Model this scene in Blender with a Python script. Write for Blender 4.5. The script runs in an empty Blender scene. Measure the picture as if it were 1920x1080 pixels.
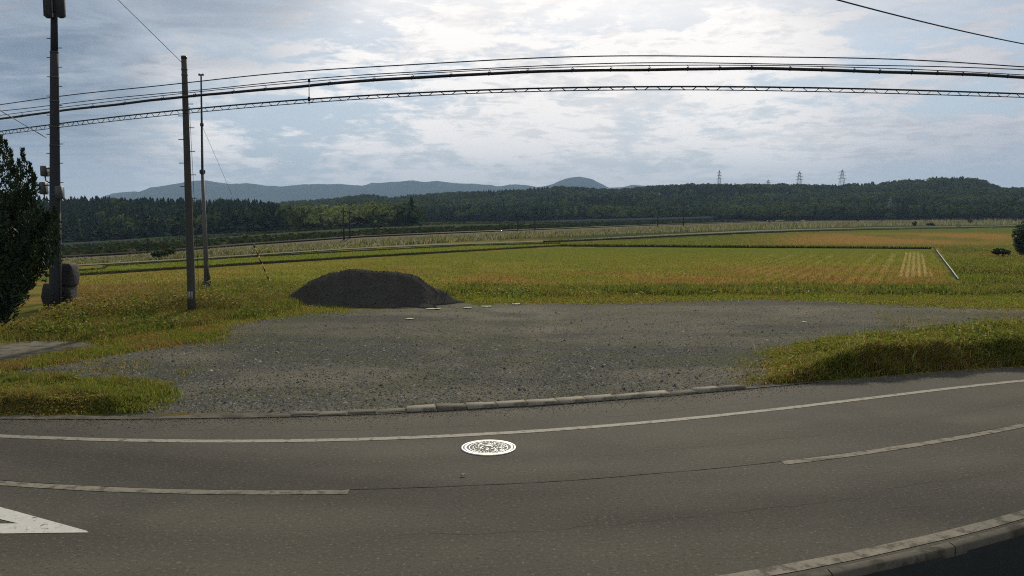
import bpy, math, random
import numpy as np
from mathutils import Vector
rng = np.random.default_rng(7)
random.seed(7)
S = bpy.context.scene
COL = S.collection
# ------------------------------------------------------------------ camera
F_PX = 1560.0; PITCH = math.radians(4.9); CZ = 2.7
cam_d = bpy.data.cameras.new("camera"); cam = bpy.data.objects.new("camera", cam_d); COL.objects.link(cam)
cam.location = (0, 0, CZ); cam.rotation_euler = (math.pi/2 - PITCH, 0, 0)
cam_d.sensor_width = 36.0; cam_d.lens = F_PX/1920*36.0
cam_d.clip_start = 0.05; cam_d.clip_end = 30000
S.camera = cam
# ------------------------------------------------------------------ exposure
S.view_settings.view_transform = 'Standard'; S.view_settings.look = 'None'
S.view_settings.gamma = 1.0; S.view_settings.use_curve_mapping = False
S.view_settings.exposure = 0.36
S.render.engine = 'CYCLES'
S.cycles.use_denoising = False; S.cycles.filter_width = 1.1
S.cycles.max_bounces = 6; S.cycles.transparent_max_bounces = 8; S.cycles.volume_bounces = 0
# ------------------------------------------------------------------ sun
SUN_AZ = math.radians(7.0); SUN_EL = math.radians(29.0)
sl = bpy.data.lights.new("sun", 'SUN'); sl.energy = 3.6; sl.angle = math.radians(2.4); sl.color = (1.0, 0.91, 0.74)
so = bpy.data.objects.new("sun", sl); COL.objects.link(so)
sdir = Vector((math.sin(SUN_AZ)*math.cos(SUN_EL), math.cos(SUN_AZ)*math.cos(SUN_EL), math.sin(SUN_EL)))
so.rotation_euler = sdir.to_track_quat('Z', 'Y').to_euler(); so.location = sdir*50

def raydir(px, py):
    px = np.asarray(px, float); py = np.asarray(py, float)
    a = (px-960)/F_PX; b = (540-py)/F_PX
    return np.stack([a+0*b, math.cos(PITCH)+b*math.sin(PITCH)+0*a, -math.sin(PITCH)+b*math.cos(PITCH)+0*a], -1)
def project(x, y, z):
    f = y*math.cos(PITCH)-(z-CZ)*math.sin(PITCH); u = y*math.sin(PITCH)+(z-CZ)*math.cos(PITCH)
    f = np.where(f < 0.1, 0.1, f)
    return 960+F_PX*x/f, 540-F_PX*u/f
# ------------------------------------------------------------------ sky
W = bpy.data.worlds.new("World"); S.world = W; W.use_nodes = True
class NT:
    def __init__(s, nt): s.nt = nt; s.nt.nodes.clear()
    def n(s, t, **k):
        nd = s.nt.nodes.new(t)
        for a, b in k.items():
            if a.startswith('i_'):
                key = a[2:]; key = int(key) if key.isdigit() else key
                sock = nd.inputs[key]
                if hasattr(b, 'is_output'): s.nt.links.new(b, sock)
                else: sock.default_value = b
            else: setattr(nd, a, b)
        return nd
    def m(s, op, a, b=0.0, c=0.0, clamp=False):
        nd = s.nt.nodes.new('ShaderNodeMath'); nd.operation = op; nd.use_clamp = clamp
        for i, v in enumerate((a, b, c)):
            if hasattr(v, 'is_output'): s.nt.links.new(v, nd.inputs[i])
            else: nd.inputs[i].default_value = v
        return nd.outputs[0]
    def mix(s, f, a, b, blend='MIX'):
        nd = s.nt.nodes.new('ShaderNodeMix'); nd.data_type = 'RGBA'; nd.blend_type = blend
        for sock, v in ((nd.inputs[0], f), (nd.inputs[6], a), (nd.inputs[7], b)):
            if hasattr(v, 'is_output'): s.nt.links.new(v, sock)
            else: sock.default_value = v if not isinstance(v, tuple) else (*v[:3], 1)
        return nd.outputs[2]
    def ramp(s, f, lo, hi, smooth=True):
        nd = s.nt.nodes.new('ShaderNodeMapRange'); nd.interpolation_type = 'SMOOTHSTEP' if smooth else 'LINEAR'
        s.nt.links.new(f, nd.inputs[0]); nd.inputs[1].default_value = lo; nd.inputs[2].default_value = hi
        return nd.outputs[0]
    def noise(s, vec, scale, detail=4, rough=.5, dist=0.0):
        nd = s.n('ShaderNodeTexNoise', i_Scale=scale, i_Detail=detail, i_Roughness=rough, i_Distortion=dist)
        if vec is not None: s.nt.links.new(vec, nd.inputs['Vector'])
        return nd.outputs[0]
SKY = 0.1
def build_world():
    T = NT(W.node_tree); L = T.nt.links
    sky = T.n('ShaderNodeTexSky', sky_type='NISHITA', sun_disc=False)
    sky.sun_elevation = SUN_EL; sky.sun_rotation = SUN_AZ; sky.air_density = 1.0; sky.dust_density = 1.5; sky.ozone_density = 1.5
    tc = T.n('ShaderNodeTexCoord'); nv = T.n('ShaderNodeVectorMath', operation='NORMALIZE', i_0=tc.outputs['Generated']).outputs[0]
    sp = T.n('ShaderNodeSeparateXYZ', i_0=nv)
    z = T.m('MAXIMUM', sp.outputs[2], 0.0); zz = T.m('ADD', z, 0.09)
    X = T.m('DIVIDE', sp.outputs[0], zz); Y = T.m('DIVIDE', sp.outputs[1], zz)
    P = T.n('ShaderNodeCombineXYZ', i_0=X, i_1=Y).outputs[0]
    P2 = T.n('ShaderNodeMapping', i_Vector=P, i_Rotation=(0, 0, 0.25), i_Scale=(0.75, 1.3, 1)).outputs[0]
    Q = T.n('ShaderNodeVectorMath', operation='MULTIPLY', i_0=nv, i_1=(1, 1, 3.2)).outputs[0]
    q1 = T.noise(Q, 4.2, 9, .60, .5); q2 = T.noise(Q, 11.0, 8, .62, .4); q3 = T.noise(T.n('ShaderNodeVectorMath', operation='MULTIPLY', i_0=Q, i_1=(1, 1, 1.35)).outputs[0], 26.0, 7, .66, .5)
    big = T.noise(P2, 0.55, 5, .55, .4)
    mid = T.noise(P2, 1.7, 9, .62, .6)
    fine = T.noise(T.n('ShaderNodeMapping', i_Vector=P, i_Rotation=(0, 0, -0.2), i_Scale=(0.8, 1.6, 1), i_Location=(3, 1, 0)).outputs[0], 5.5, 8, .68, .5)
    def blob(px, py, deg0, deg1):
        d = raydir(px, py); d = d/np.linalg.norm(d)
        dt = T.n('ShaderNodeVectorMath', operation='DOT_PRODUCT', i_0=nv, i_1=tuple(float(v) for v in d)).outputs['Value']
        nd = T.n('ShaderNodeMapRange', interpolation_type='SMOOTHSTEP', i_0=dt, i_1=math.cos(math.radians(deg0)), i_2=math.cos(math.radians(deg1)))
        return nd.outputs[0]
    glow = blob(1000, 150, 40, 1)
    dark = T.m('MAXIMUM', blob(20, 90, 12.5, 2), T.m('MULTIPLY', blob(330, -130, 13, 2), .85))
    dark = T.m('MULTIPLY', dark, T.m('ADD', .78, T.m('MULTIPLY', T.ramp(mid, .35, .65), .25)), clamp=True)
    rt = blob(2080, 60, 20, 3)
    c = T.m('ADD', T.m('ADD', T.m('MULTIPLY', mid, .12), T.m('MULTIPLY', q1, .40)), T.m('ADD', T.m('MULTIPLY', q3, .18), T.m('MULTIPLY', q2, .30)))
    cover = T.ramp(c, 0.452, 0.53)
    thick = T.ramp(T.m('ADD', T.m('MULTIPLY', T.noise(P2, 1.15, 6, .6, .3), .45), T.m('MULTIPLY', T.noise(Q, 3.1, 6, .55, .3), .55)), .40, .62)
    # cloud tone: bright where thin and near the veiled sun, grey where thick
    puff = T.ramp(T.m('ADD', T.m('ADD', T.m('MULTIPLY', fine, .2), T.m('MULTIPLY', q2, .4)), T.m('MULTIPLY', q3, .4)), .44, .57)
    band = T.m('MULTIPLY', T.ramp(z, .015, .06), T.m('SUBTRACT', 1.0, T.ramp(z, .16, .25)))
    tone = T.m('ADD', T.m('MULTIPLY', glow, .72), T.m('MULTIPLY', T.m('MULTIPLY', puff, T.m('ADD', .35, T.m('MULTIPLY', band, .65))), .50))
    tone = T.m('ADD', T.m('ADD', tone, T.m('MULTIPLY', thick, -.26)), .15, clamp=True)
    cl = T.mix(tone, (.395, .39, .41), (1.03, .97, .91))
    cl = T.mix(T.m('MULTIPLY', dark, .92), cl, (.105, .155, .225))
    cl = T.mix(T.m('MULTIPLY', rt, .55), cl, (.33, .33, .38))
    cl10 = T.n('ShaderNodeVectorMath', operation='SCALE', i_0=cl, i_Scale=1/SKY).outputs[0]
    # blue of the gaps: the sky itself, milky
    blue = T.mix(.8, sky.outputs[0], (.30/SKY, .41/SKY, .53/SKY))
    cov = T.m('MAXIMUM', cover, T.m('MAXIMUM', dark, T.m('MULTIPLY', T.ramp(z, .16, .25), .75)))
    cov = T.m('ADD', T.m('MULTIPLY', cov, .90), .05)
    out = T.mix(cov, blue, cl10)
    low = T.m('SUBTRACT', 1.0, T.ramp(z, 0.01, 0.085))
    out = T.mix(T.m('MULTIPLY', low, .72), out, (.53/SKY, .545/SKY, .54/SKY))
    bg = T.n('ShaderNodeBackground', i_0=out, i_1=SKY)
    o = T.n('ShaderNodeOutputWorld'); L.new(bg.outputs[0], o.inputs[0])
build_world()

# ------------------------------------------------------------------ helpers
def tag(o, label=None, cat=None, group=None, kind=None):
    if label: o['label'] = label
    if cat: o['category'] = cat
    if group: o['group'] = group
    if kind: o['kind'] = kind
    return o
def empty(name, loc=(0, 0, 0), rz=0):
    o = bpy.data.objects.new(name, None); COL.objects.link(o); o.location = loc; o.rotation_euler = (0, 0, rz)
    return o
def mk(name, v, f, mat, parent=None, cols=None, smooth=False, kind=None, link=True):
    """v Nx3, f = Mx3 or Mx4 array (or list of them)."""
    v = np.asarray(v, np.float32).reshape(-1, 3)
    fs = f if isinstance(f, list) and len(f) and isinstance(f[0], np.ndarray) else [np.asarray(f)]
    fs = [np.asarray(q, np.int32) for q in fs if len(q)]
    me = bpy.data.meshes.new(name)
    me.vertices.add(len(v)); me.vertices.foreach_set('co', v.ravel())
    li = np.concatenate([q.ravel() for q in fs]); tot = np.concatenate([np.full(len(q), q.shape[1], np.int32) for q in fs])
    st = np.concatenate([[0], np.cumsum(tot)[:-1]]).astype(np.int32)
    me.loops.add(len(li)); me.loops.foreach_set('vertex_index', li)
    me.polygons.add(len(tot)); me.polygons.foreach_set('loop_start', st)
    if smooth: me.polygons.foreach_set('use_smooth', np.ones(len(tot), bool))
    me.update(calc_edges=True)
    if cols is not None:
        c = np.ones((len(v), 4), np.float32); c[:, :3] = cols
        a = me.color_attributes.new('tint', 'FLOAT_COLOR', 'POINT'); a.data.foreach_set('color', c.ravel())
    me.materials.append(mat)
    o = bpy.data.objects.new(name, me); COL.objects.link(o)
    if parent: o.parent = parent
    if kind: o['kind'] = kind
    return o
class MB:
    def __init__(s): s.v = []; s.q = []; s.t = []; s.n = 0
    def add(s, v, q=None, t=None):
        v = np.asarray(v, float).reshape(-1, 3); s.v.append(v)
        if q is not None and len(q): s.q.append(np.asarray(q)+s.n)
        if t is not None and len(t): s.t.append(np.asarray(t)+s.n)
        s.n += len(v); return s
    def box(s, c, d, rz=0, tilt=0, bev=0.0):
        cx, cy, cz = c; hx, hy, hz = d[0]/2, d[1]/2, d[2]/2
        b = bev
        rings = [(-hz, b), (-hz+b, 0), (hz-b, 0), (hz, b)] if b else [(-hz, 0), (hz, 0)]
        pts = []
        for (z, ins) in rings:
            x, y = hx-ins, hy-ins
            pts += [(-x, -y, z), (x, -y, z), (x, y, z), (-x, y, z)]
        p = np.array(pts)
        if tilt:
            ct, st_ = math.cos(tilt), math.sin(tilt); p = np.stack([p[:, 0]*ct-p[:, 2]*st_, p[:, 1], p[:, 0]*st_+p[:, 2]*ct], 1)
        cr, sr = math.cos(rz), math.sin(rz)
        p = np.stack([p[:, 0]*cr-p[:, 1]*sr+cx, p[:, 0]*sr+p[:, 1]*cr+cy, p[:, 2]+cz], 1)
        q = []
        n = len(rings)
        for i in range(n-1):
            for k in range(4): q.append((i*4+k, i*4+(k+1) % 4, (i+1)*4+(k+1) % 4, (i+1)*4+k))
        q.append((3, 2, 1, 0)); q.append(((n-1)*4, (n-1)*4+1, (n-1)*4+2, (n-1)*4+3))
        return s.add(p, q)
    def tube(s, pts, rad, n=8, caps=True):
        pts = np.asarray(pts, float); m = len(pts); rad = np.broadcast_to(np.asarray(rad, float), (m,))
        tan = np.gradient(pts, axis=0) if m > 2 else np.repeat((pts[1:]-pts[:1]), 2, 0)
        tan /= np.linalg.norm(tan, axis=1, keepdims=True)+1e-9
        ref = np.array([0, 0, 1.0]) if abs(tan[0, 2]) < .9 else np.array([1.0, 0, 0])
        a = np.cross(tan, ref); a /= np.linalg.norm(a, axis=1, keepdims=True)+1e-9; b = np.cross(tan, a)
        th = np.linspace(0, 2*math.pi, n, endpoint=False)
        ring = pts[:, None]+rad[:, None, None]*(a[:, None]*np.cos(th)[None, :, None]+b[:, None]*np.sin(th)[None, :, None])
        q = []
        for i in range(m-1):
            for k in range(n): q.append((i*n+k, i*n+(k+1) % n, (i+1)*n+(k+1) % n, (i+1)*n+k))
        v = ring.reshape(-1, 3); t = []
        if caps:
            v = np.concatenate([v, pts[:1], pts[-1:]]); c0 = m*n; c1 = m*n+1
            for k in range(n): t.append((c0, (k+1) % n, k)); t.append((c1, (m-1)*n+k, (m-1)*n+(k+1) % n))
        return s.add(v, q, t)
    def build(s, name, mat, parent=None, smooth=False, kind=None, cols=None):
        fs = []
        if s.q: fs.append(np.concatenate(s.q).astype(np.int32))
        if s.t: fs.append(np.concatenate(s.t).astype(np.int32))
        return mk(name, np.concatenate(s.v), fs, mat, parent, cols, smooth, kind)
def ss(a, b, x):
    t = np.clip((x-a)/(b-a), 0, 1); return t*t*(3-2*t)
# lattice value noise in numpy
_T = rng.random((256, 256))
def vn(x, y):
    xi = np.floor(x).astype(int); yi = np.floor(y).astype(int); fx = x-xi; fy = y-yi
    fx = fx*fx*(3-2*fx); fy = fy*fy*(3-2*fy)
    g = lambda i, j: _T[i & 255, j & 255]
    return (g(xi, yi)*(1-fx)+g(xi+1, yi)*fx)*(1-fy)+(g(xi, yi+1)*(1-fx)+g(xi+1, yi+1)*fx)*fy
def fbm(x, y, o=4):
    s = 0; a = .5
    for k in range(o): s = s+a*vn(x*2**k+17*k, y*2**k+5*k); a *= .5
    return s/(1-.5**o)
def inpoly(px, py, poly):
    r = np.zeros(np.shape(px), bool); n = len(poly)
    for i in range(n):
        x0, y0 = poly[i]; x1, y1 = poly[(i+1) % n]
        if y0 == y1: continue
        c = ((y0 > py) != (y1 > py)) & (px < (x1-x0)*(py-y0)/(y1-y0)+x0)
        r ^= c
    return r
# ------------------------------------------------------------------ plan curves of the road (from points on flat ground)
def flat(px, py, z=0.0):
    d = raydir(px, py); t = (z-CZ)/d[..., 2]; return d[..., 0]*t, d[..., 1]*t
def curve(pts, deg=3):
    p = np.array(pts, float); x, y = flat(p[:, 0], p[:, 1]); c = np.polyfit(x, y, deg); d = np.polyder(c); x0, x1 = x.min(), x.max()
    def f(X):
        X = np.asarray(X, float); Xc = np.clip(X, x0, x1)
        return np.polyval(c, Xc)+np.polyval(d, Xc)*(X-Xc)+np.sign(1)*0.012*(X-Xc)**2
    return f
Yedge = curve([(0, 786), (200, 786), (400, 785), (540, 783), (660, 778), (760, 774), (870, 768), (990, 761), (1100, 754), (1200, 748), (1310, 739), (1390, 732), (1560, 713), (1700, 703), (1920, 688)], 4)
Yfar = curve([(0, 818), (120, 822), (250, 826), (500, 827.5), (700, 823), (900, 815), (1100, 801), (1300, 784), (1500, 763), (1700, 738), (1920, 714)], 4)
Ymid = curve([(0, 906), (200, 917), (400, 923), (652, 925), (900, 912), (1200, 895), (1470, 870), (1600, 852), (1750, 828), (1920, 798)], 4)
_nx = np.array([1400, 1500, 1600, 1700, 1800, 1920.]); _ny = np.array([1080, 1063, 1043, 1020, 996, 966.])
_x, _y = flat(_nx, _ny); _off = float(np.mean(Ymid(_x)-_y)); _sl = np.polyfit(_x, Ymid(_x)-_y, 1)
Ynear = lambda X: Ymid(X)-np.clip(np.polyval(_sl, np.clip(X, 0, 6)), 2.0, 3.4)
Ykerb = lambda X: Ynear(X)-0.17            # near edge of asphalt
Yditch = lambda X: Ykerb(X)-0.11           # kerb's near face
# ------------------------------------------------------------------ terrain
def terr(x, y, bumps=True, rough=True):
    x = np.asarray(x, float); y = np.asarray(y, float)
    r = np.hypot(x, y); ys = np.maximum(y, .2)
    px = 960+F_PX*np.clip(x/ys, -4, 4)*1.0
    s = np.clip((880-px)/880, 0, 1.25); S_ = 0.0262*s*s*(3-2*np.clip(s, 0, 1))
    z = -0.35*ss(29, 36, y)-S_*np.maximum(0, np.minimum(r, 450)-40)*(y > 0)
    if bumps:
        e = y-Yedge(x)
        hr = 0.44*ss(1400, 1680, px)*(y > 8)
        z = z+hr*ss(.05, .55, e+0.12*(vn(x*3, y*3)-.5))*(1-.9*ss(2.2, 5.5, e))*(.8+.4*vn(x*1.4, y*1.4))
        hl = 0.15*ss(320, 150, px)*ss(-300, 20, px)*(y > 8)
        z = z+hl*ss(.25, .6, e+.2*(vn(x*3, y*3)-.5))*(1-ss(.9, 2.4, e))
        mx, my = _MND
        z = z+.22*np.exp(-((x-mx)/3.6)**2-((y-my)/2.4)**2)
        if rough: z = z+ss(0, .5, e)*ss(60, 40, r)*.035*(fbm(x*1.3, y*1.3, 3)-.5)
    return z
_MND = flat(330, 575)
# sunk under the road, cut down in the ditch
def terr_mesh(x, y):
    z = terr(x, y)
    on = (y < Yedge(x)-.05) & (y > Yditch(x)-.02)
    z = np.where(on, -0.12, z)
    d = Ynear(x)-.02-y
    z = np.where((d > 0) & (y > 0.2) & (np.abs(x) < 40), -.12-1.4*ss(.0, .3, d)*(1-ss(2.3, 2.6, d)), z)
    return z
def ground(px, py):
    """pixel -> point on the terrain"""
    px = np.atleast_1d(np.asarray(px, float)); py = np.atleast_1d(np.asarray(py, float)); px, py = np.broadcast_arrays(px, py)
    px = px.ravel(); py = py.ravel(); out = np.empty((px.size, 3)); D = raydir(px, py)
    near = py > 500
    for part, fine in ((np.where(near)[0], True), (np.where(~near)[0], False)):
        for i in range(0, len(part), 20000):
            ii = part[i:i+20000]; d = D[ii]
            if fine: tb = -CZ/np.minimum(d[:, 2], -.03); ts = tb[:, None]*np.linspace(.74, 1.25, 34)[None]
            else: ts = np.broadcast_to(np.geomspace(20, 1500, 60)[None], (len(d), 60))
            P = d[:, None]*ts[..., None]
            h = CZ+P[..., 2]-terr(P[..., 0], P[..., 1], fine, False)
            k = np.argmax(h < 0, axis=1); k = np.where((h < 0).any(1), np.maximum(k, 1), ts.shape[1]-1)
            a = np.arange(len(d)); h0 = h[a, k-1]; h1 = h[a, k]; t0 = ts[a, k-1]; t1 = ts[a, k]
            for _ in range(5):
                t = t0+(t1-t0)*np.clip(h0/(h0-h1+1e-12), .02, .98)
                p = d*t[:, None]; hh = CZ+p[:, 2]-terr(p[:, 0], p[:, 1], fine, False)
                pos = hh > 0
                t0 = np.where(pos, t, t0); h0 = np.where(pos, hh, h0); t1 = np.where(pos, t1, t); h1 = np.where(pos, h1, hh)
            p = d*t[:, None]; out[ii] = np.stack([p[:, 0], p[:, 1], terr(p[:, 0], p[:, 1], fine)], 1)
    return out
def G1(px, py): return ground(px, py)[0]
def at(px, py, y):
    """point on the pixel's ray at forward distance y"""
    d = raydir(px, py); t = y/d[..., 1]; p = d*np.asarray(t)[..., None]; p[..., 2] += CZ; return p
# ------------------------------------------------------------------ materials
def srgb(r, g, b):
    f = lambda c: (c/255/12.92) if c/255 <= .04045 else ((c/255+.055)/1.055)**2.4
    return (f(r), f(g), f(b))
def mat(name, col=None, rough=.8, metal=0.0, noise=(8, .25), bump=None, attr=False, transl=0.0, spec=.3, speck=None, two=None):
    m = bpy.data.materials.new(name); m.use_nodes = True; T = NT(m.node_tree)
    tc = T.n('ShaderNodeTexCoord').outputs['Object']
    if attr:
        base = T.n('ShaderNodeVertexColor', layer_name='tint').outputs[0]
    else:
        base = T.n('ShaderNodeRGB'); base.outputs[0].default_value = (*col, 1); base = base.outputs[0]
    if two:      # second colour in patches (colour, scale, lo, hi)
        base = T.mix(T.ramp(T.noise(tc, two[1], 5, .6), two[2], two[3]), base, two[0])
    if noise:
        nz = T.noise(tc, noise[0], 6, .65)
        base = T.mix(1.0, base, T.n('ShaderNodeCombineColor', i_0=T.m('ADD', T.m('MULTIPLY', nz, 2*noise[1]), 1-noise[1]), i_1=T.m('ADD', T.m('MULTIPLY', nz, 2*noise[1]), 1-noise[1]), i_2=T.m('ADD', T.m('MULTIPLY', nz, 2*noise[1]), 1-noise[1])).outputs[0], 'MULTIPLY')
    if speck:    # (scale, strength, lightcolour, darkcolour)
        vz = T.noise(tc, speck[0], 3, .7)
        base = T.mix(T.m('MULTIPLY', T.ramp(vz, .56, .74), speck[1]), base, speck[2])
        base = T.mix(T.m('MULTIPLY', T.ramp(vz, .44, .26), speck[1]), base, speck[3])
    b = T.n('ShaderNodeBsdfPrincipled', i_Roughness=rough, i_Metallic=metal); T.nt.links.new(base, b.inputs['Base Color'])
    b.inputs['Specular IOR Level'].default_value = spec
    if bump:
        bn = T.n('ShaderNodeBump', i_Strength=bump[1], i_Distance=bump[2] if len(bump) > 2 else .01)
        T.nt.links.new(T.noise(tc, bump[0], 5, .7), bn.inputs['Height']); T.nt.links.new(bn.outputs[0], b.inputs['Normal'])
    sh = b.outputs[0]
    if transl:
        tr = T.n('ShaderNodeBsdfTranslucent'); T.nt.links.new(base, tr.inputs[0])
        mx = T.n('ShaderNodeMixShader', i_0=transl); T.nt.links.new(sh, mx.inputs[1]); T.nt.links.new(tr.outputs[0], mx.inputs[2]); sh = mx.outputs[0]
    o = T.n('ShaderNodeOutputMaterial'); T.nt.links.new(sh, o.inputs[0])
    return m
M = {}
M['soil'] = mat('soil', attr=True, rough=1, noise=(2.2, .28), bump=(14, .7, .05), spec=0.0)
M['field'] = mat('field_soil', attr=True, rough=1, noise=(1.1, .30), bump=(5, .6, .06), spec=0.0, speck=(5, .35, (.17, .145, .03), (.05, .045, .012)))
M['gravel'] = mat('gravel', attr=True, rough=.95, noise=(1.3, .3), bump=(20, 1.0, .05), spec=.05, speck=(24, .7, (.16, .155, .13), (.016, .017, .013)))
M['road'] = mat('asphalt', attr=True, rough=.92, noise=(.55, .22), bump=(40, .8, .01), spec=.1, speck=(27, .85, (.165, .152, .125), (.012, .011, .008)), two=((.048, .045, .037), .3, .46, .66))
M['paint'] = mat('road_paint', (.225, .21, .17), rough=.8, noise=(9, .2), two=((.075, .068, .052), 9, .52, .66), spec=.1, speck=(24, .9, (.32, .30, .25), (.06, .052, .04)))
M['paint_dull'] = mat('worn_road_paint', (.17, .155, .12), rough=.9, noise=(5, .3), two=((.07, .063, .05), 7, .46, .64), spec=.1, speck=(22, .9, (.22, .20, .16), (.06, .052, .04)))
M['paint_new'] = mat('white_paint', (.40, .40, .36), rough=.8, noise=(3, .2), two=((.11, .10, .09), 13, .60, .66), spec=.1, speck=(14, .8, (.52, .51, .48), (.16, .15, .15)))
M['crack'] = mat('crack', (.03, .027, .022), rough=.95, noise=(30, .3))
M['conc'] = mat('concrete', (.23, .215, .17), rough=.85, noise=(6, .25), bump=(40, .5, .006), speck=(40, .5, (.26, .24, .2), (.06, .055, .045)))
M['conc_dark'] = mat('weathered_concrete', (.095, .088, .07), rough=1, spec=.05, two=((.05, .046, .035), 3.5, .45, .6), noise=(4, .3), bump=(40, .5, .006), speck=(40, .5, (.17, .16, .13), (.035, .03, .025)))
M['kerb'] = mat('kerb_concrete', (.235, .215, .17), rough=.95, noise=(5, .3), spec=.05, two=((.10, .09, .068), 5, .5, .66), bump=(40, .6, .008), speck=(30, .6, (.24, .22, .18), (.05, .045, .035)))
M['kerb_dull'] = mat('dull_kerb_concrete', (.125, .115, .09), rough=.95, noise=(5, .3), spec=.05, two=((.075, .068, .052), 5, .45, .62), bump=(40, .6, .008), speck=(30, .6, (.19, .175, .14), (.04, .035, .028)))
M['pole'] = mat('pole_concrete', (.05, .05, .043), rough=.8, noise=(3, .2), bump=(60, .3, .003))
M['pole_dark'] = mat('pole_steel_dark', (.034, .037, .042), rough=.8, metal=0, spec=.1, noise=(5, .2))
M['galv'] = mat('galvanised_steel', (.07, .073, .07), rough=.7, metal=.1, noise=(12, .2))
M['wire'] = mat('cable_sheath', (.012, .013, .016), rough=.6, noise=(3, .1))
M['box'] = mat('box_grey', (.06, .07, .07), rough=.6, noise=(6, .15))
M['panel'] = mat('antenna_housing', (.035, .04, .045), rough=.5, noise=(4, .1))
M['white'] = mat('white_plastic', (.34, .34, .27), rough=.8, noise=(12, .5), spec=.05)
M['stripe'] = mat('stripe_paint', (.42, .42, .38), rough=.7, noise=(6, .2))
M['pale_edge'] = mat('pale_concrete', (.45, .44, .37), rough=.9, noise=(3, .25), spec=.05)
M['yellow'] = mat('yellow_plastic', (.5, .36, .04), rough=.5, noise=(6, .1))
M['black'] = mat('black_plastic', (.02, .02, .02), rough=.5, noise=(6, .1))
M['stone'] = mat('dark_stone', (.030, .030, .026), rough=.85, noise=(3, .35), bump=(9, .8, .03))
M['pile'] = mat('crushed_stone', (.060, .058, .052), rough=1, noise=(1.5, .3), bump=(13, 1.0, .12), spec=.0, speck=(20, .5, (.15, .14, .125), (.018, .017, .016)))
M['lidm'] = mat('manhole_metal', (.52, .52, .48), rough=.5, metal=.3, noise=(9, .35), spec=.8)
M['lidd'] = mat('manhole_recess', (.05, .05, .05), rough=.8, noise=(30, .2))
M['grass'] = mat('grass_blades', attr=True, rough=.6, noise=None, transl=.45, spec=.03)
M['leaf'] = mat('leaves', attr=True, rough=.55, noise=None, transl=.35, spec=.03)
M['needle'] = mat('conifer_foliage', attr=True, rough=.7, noise=None, transl=.12, spec=.15)
M['forest'] = mat('forest_foliage', attr=True, rough=1, noise=None, transl=.10, spec=0.0)
M['bark'] = mat('bark', (.07, .055, .04), rough=.95, noise=(8, .3), bump=(25, .8, .02))
M['hill'] = mat('hill_ground', (.035, .045, .024), rough=.95, spec=0.0, noise=(.05, .3))
M['mount'] = mat('mountain_forest', (.035, .05, .035), rough=.95, spec=0.0, noise=(.004, .35))
M['rail'] = mat('rail_ballast', (.10, .09, .075), rough=.9, spec=0.0, noise=(.8, .3))
M['track'] = mat('farm_track', (.15, .15, .105), rough=.9, spec=0.0, noise=(.5, .25))
M['viaduct'] = mat('viaduct_concrete', (.10, .11, .11), rough=1, spec=0.0, noise=(.15, .2))
M['pylon'] = mat('pylon_steel', (.20, .21, .22), rough=.6, metal=.3, noise=(1, .1))
M['ditch'] = mat('dark_concrete', (.035, .04, .04), rough=1, noise=(3, .3), spec=0.0)  # even near-black concrete for the ditch wall and channel side
# ------------------------------------------------------------------ ground sheets on one polar grid
def pxgrid():
    pys = np.arange(1180, 407.6, -2.1)
    ang = np.arctan((pys-540)/F_PX)+PITCH
    r = CZ/np.tan(ang); r = r[(r > 0)]
    r = np.concatenate([[.05, 1.5, 2.5, 3.3], r[r > 3.6]])
    r = r[r < 460]; r = np.append(r, [520, 700, 1000, 1600, 2600, 4200, 7000])
    c = np.arctan((np.arange(-160, 2082, 2.3)-960)/F_PX)
    lo = np.linspace(-math.pi, c[0], 40)[:-1]; hi = np.linspace(c[-1], math.pi, 40)[1:]
    return r, np.concatenate([lo, c, hi])
R_, A_ = pxgrid()
RR, AA = np.meshgrid(R_, A_, indexing='ij')
GX = RR*np.sin(AA); GY = RR*np.cos(AA)
GZ = terr_mesh(GX, GY)
GZ = np.where(RR > 520, GZ-(RR-520)*0.004, GZ)
PX, PY = project(GX, GY, GZ)
front = GY > 2
LOT = [(335, 776), (170, 786), (200, 770), (300, 752), (330, 722), (190, 713), (0, 712), (-40, 700), (60, 684), (200, 664), (330, 646), (400, 630), (400, 615), (470, 601), (560, 588), (650, 582), (840, 572), (1000, 568), (1180, 566), (1420, 559), (1560, 563), (1700, 570), (1790, 576), (1960, 575), (1960, 600), (1800, 608), (1640, 626), (1500, 642), (1440, 660), (1440, 700), (1450, 722), (1340, 745), (1100, 765), (800, 785), (540, 795)]
MAIN = [(100, 533), (135, 519), (400, 502), (700, 484), (1050, 464), (1400, 464), (1745, 468), (1795, 540), (900, 541), (600, 541), (300, 533)]
STRIP = [(110, 515), (135, 503), (440, 485), (700, 470), (900, 460), (1040, 456), (1050, 462), (700, 480), (400, 499), (120, 518)]
FARF = [(880, 458), (1150, 452), (1420, 438), (1640, 430), (1990, 425), (1990, 462), (1740, 465), (1300, 463), (1050, 462)]
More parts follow.
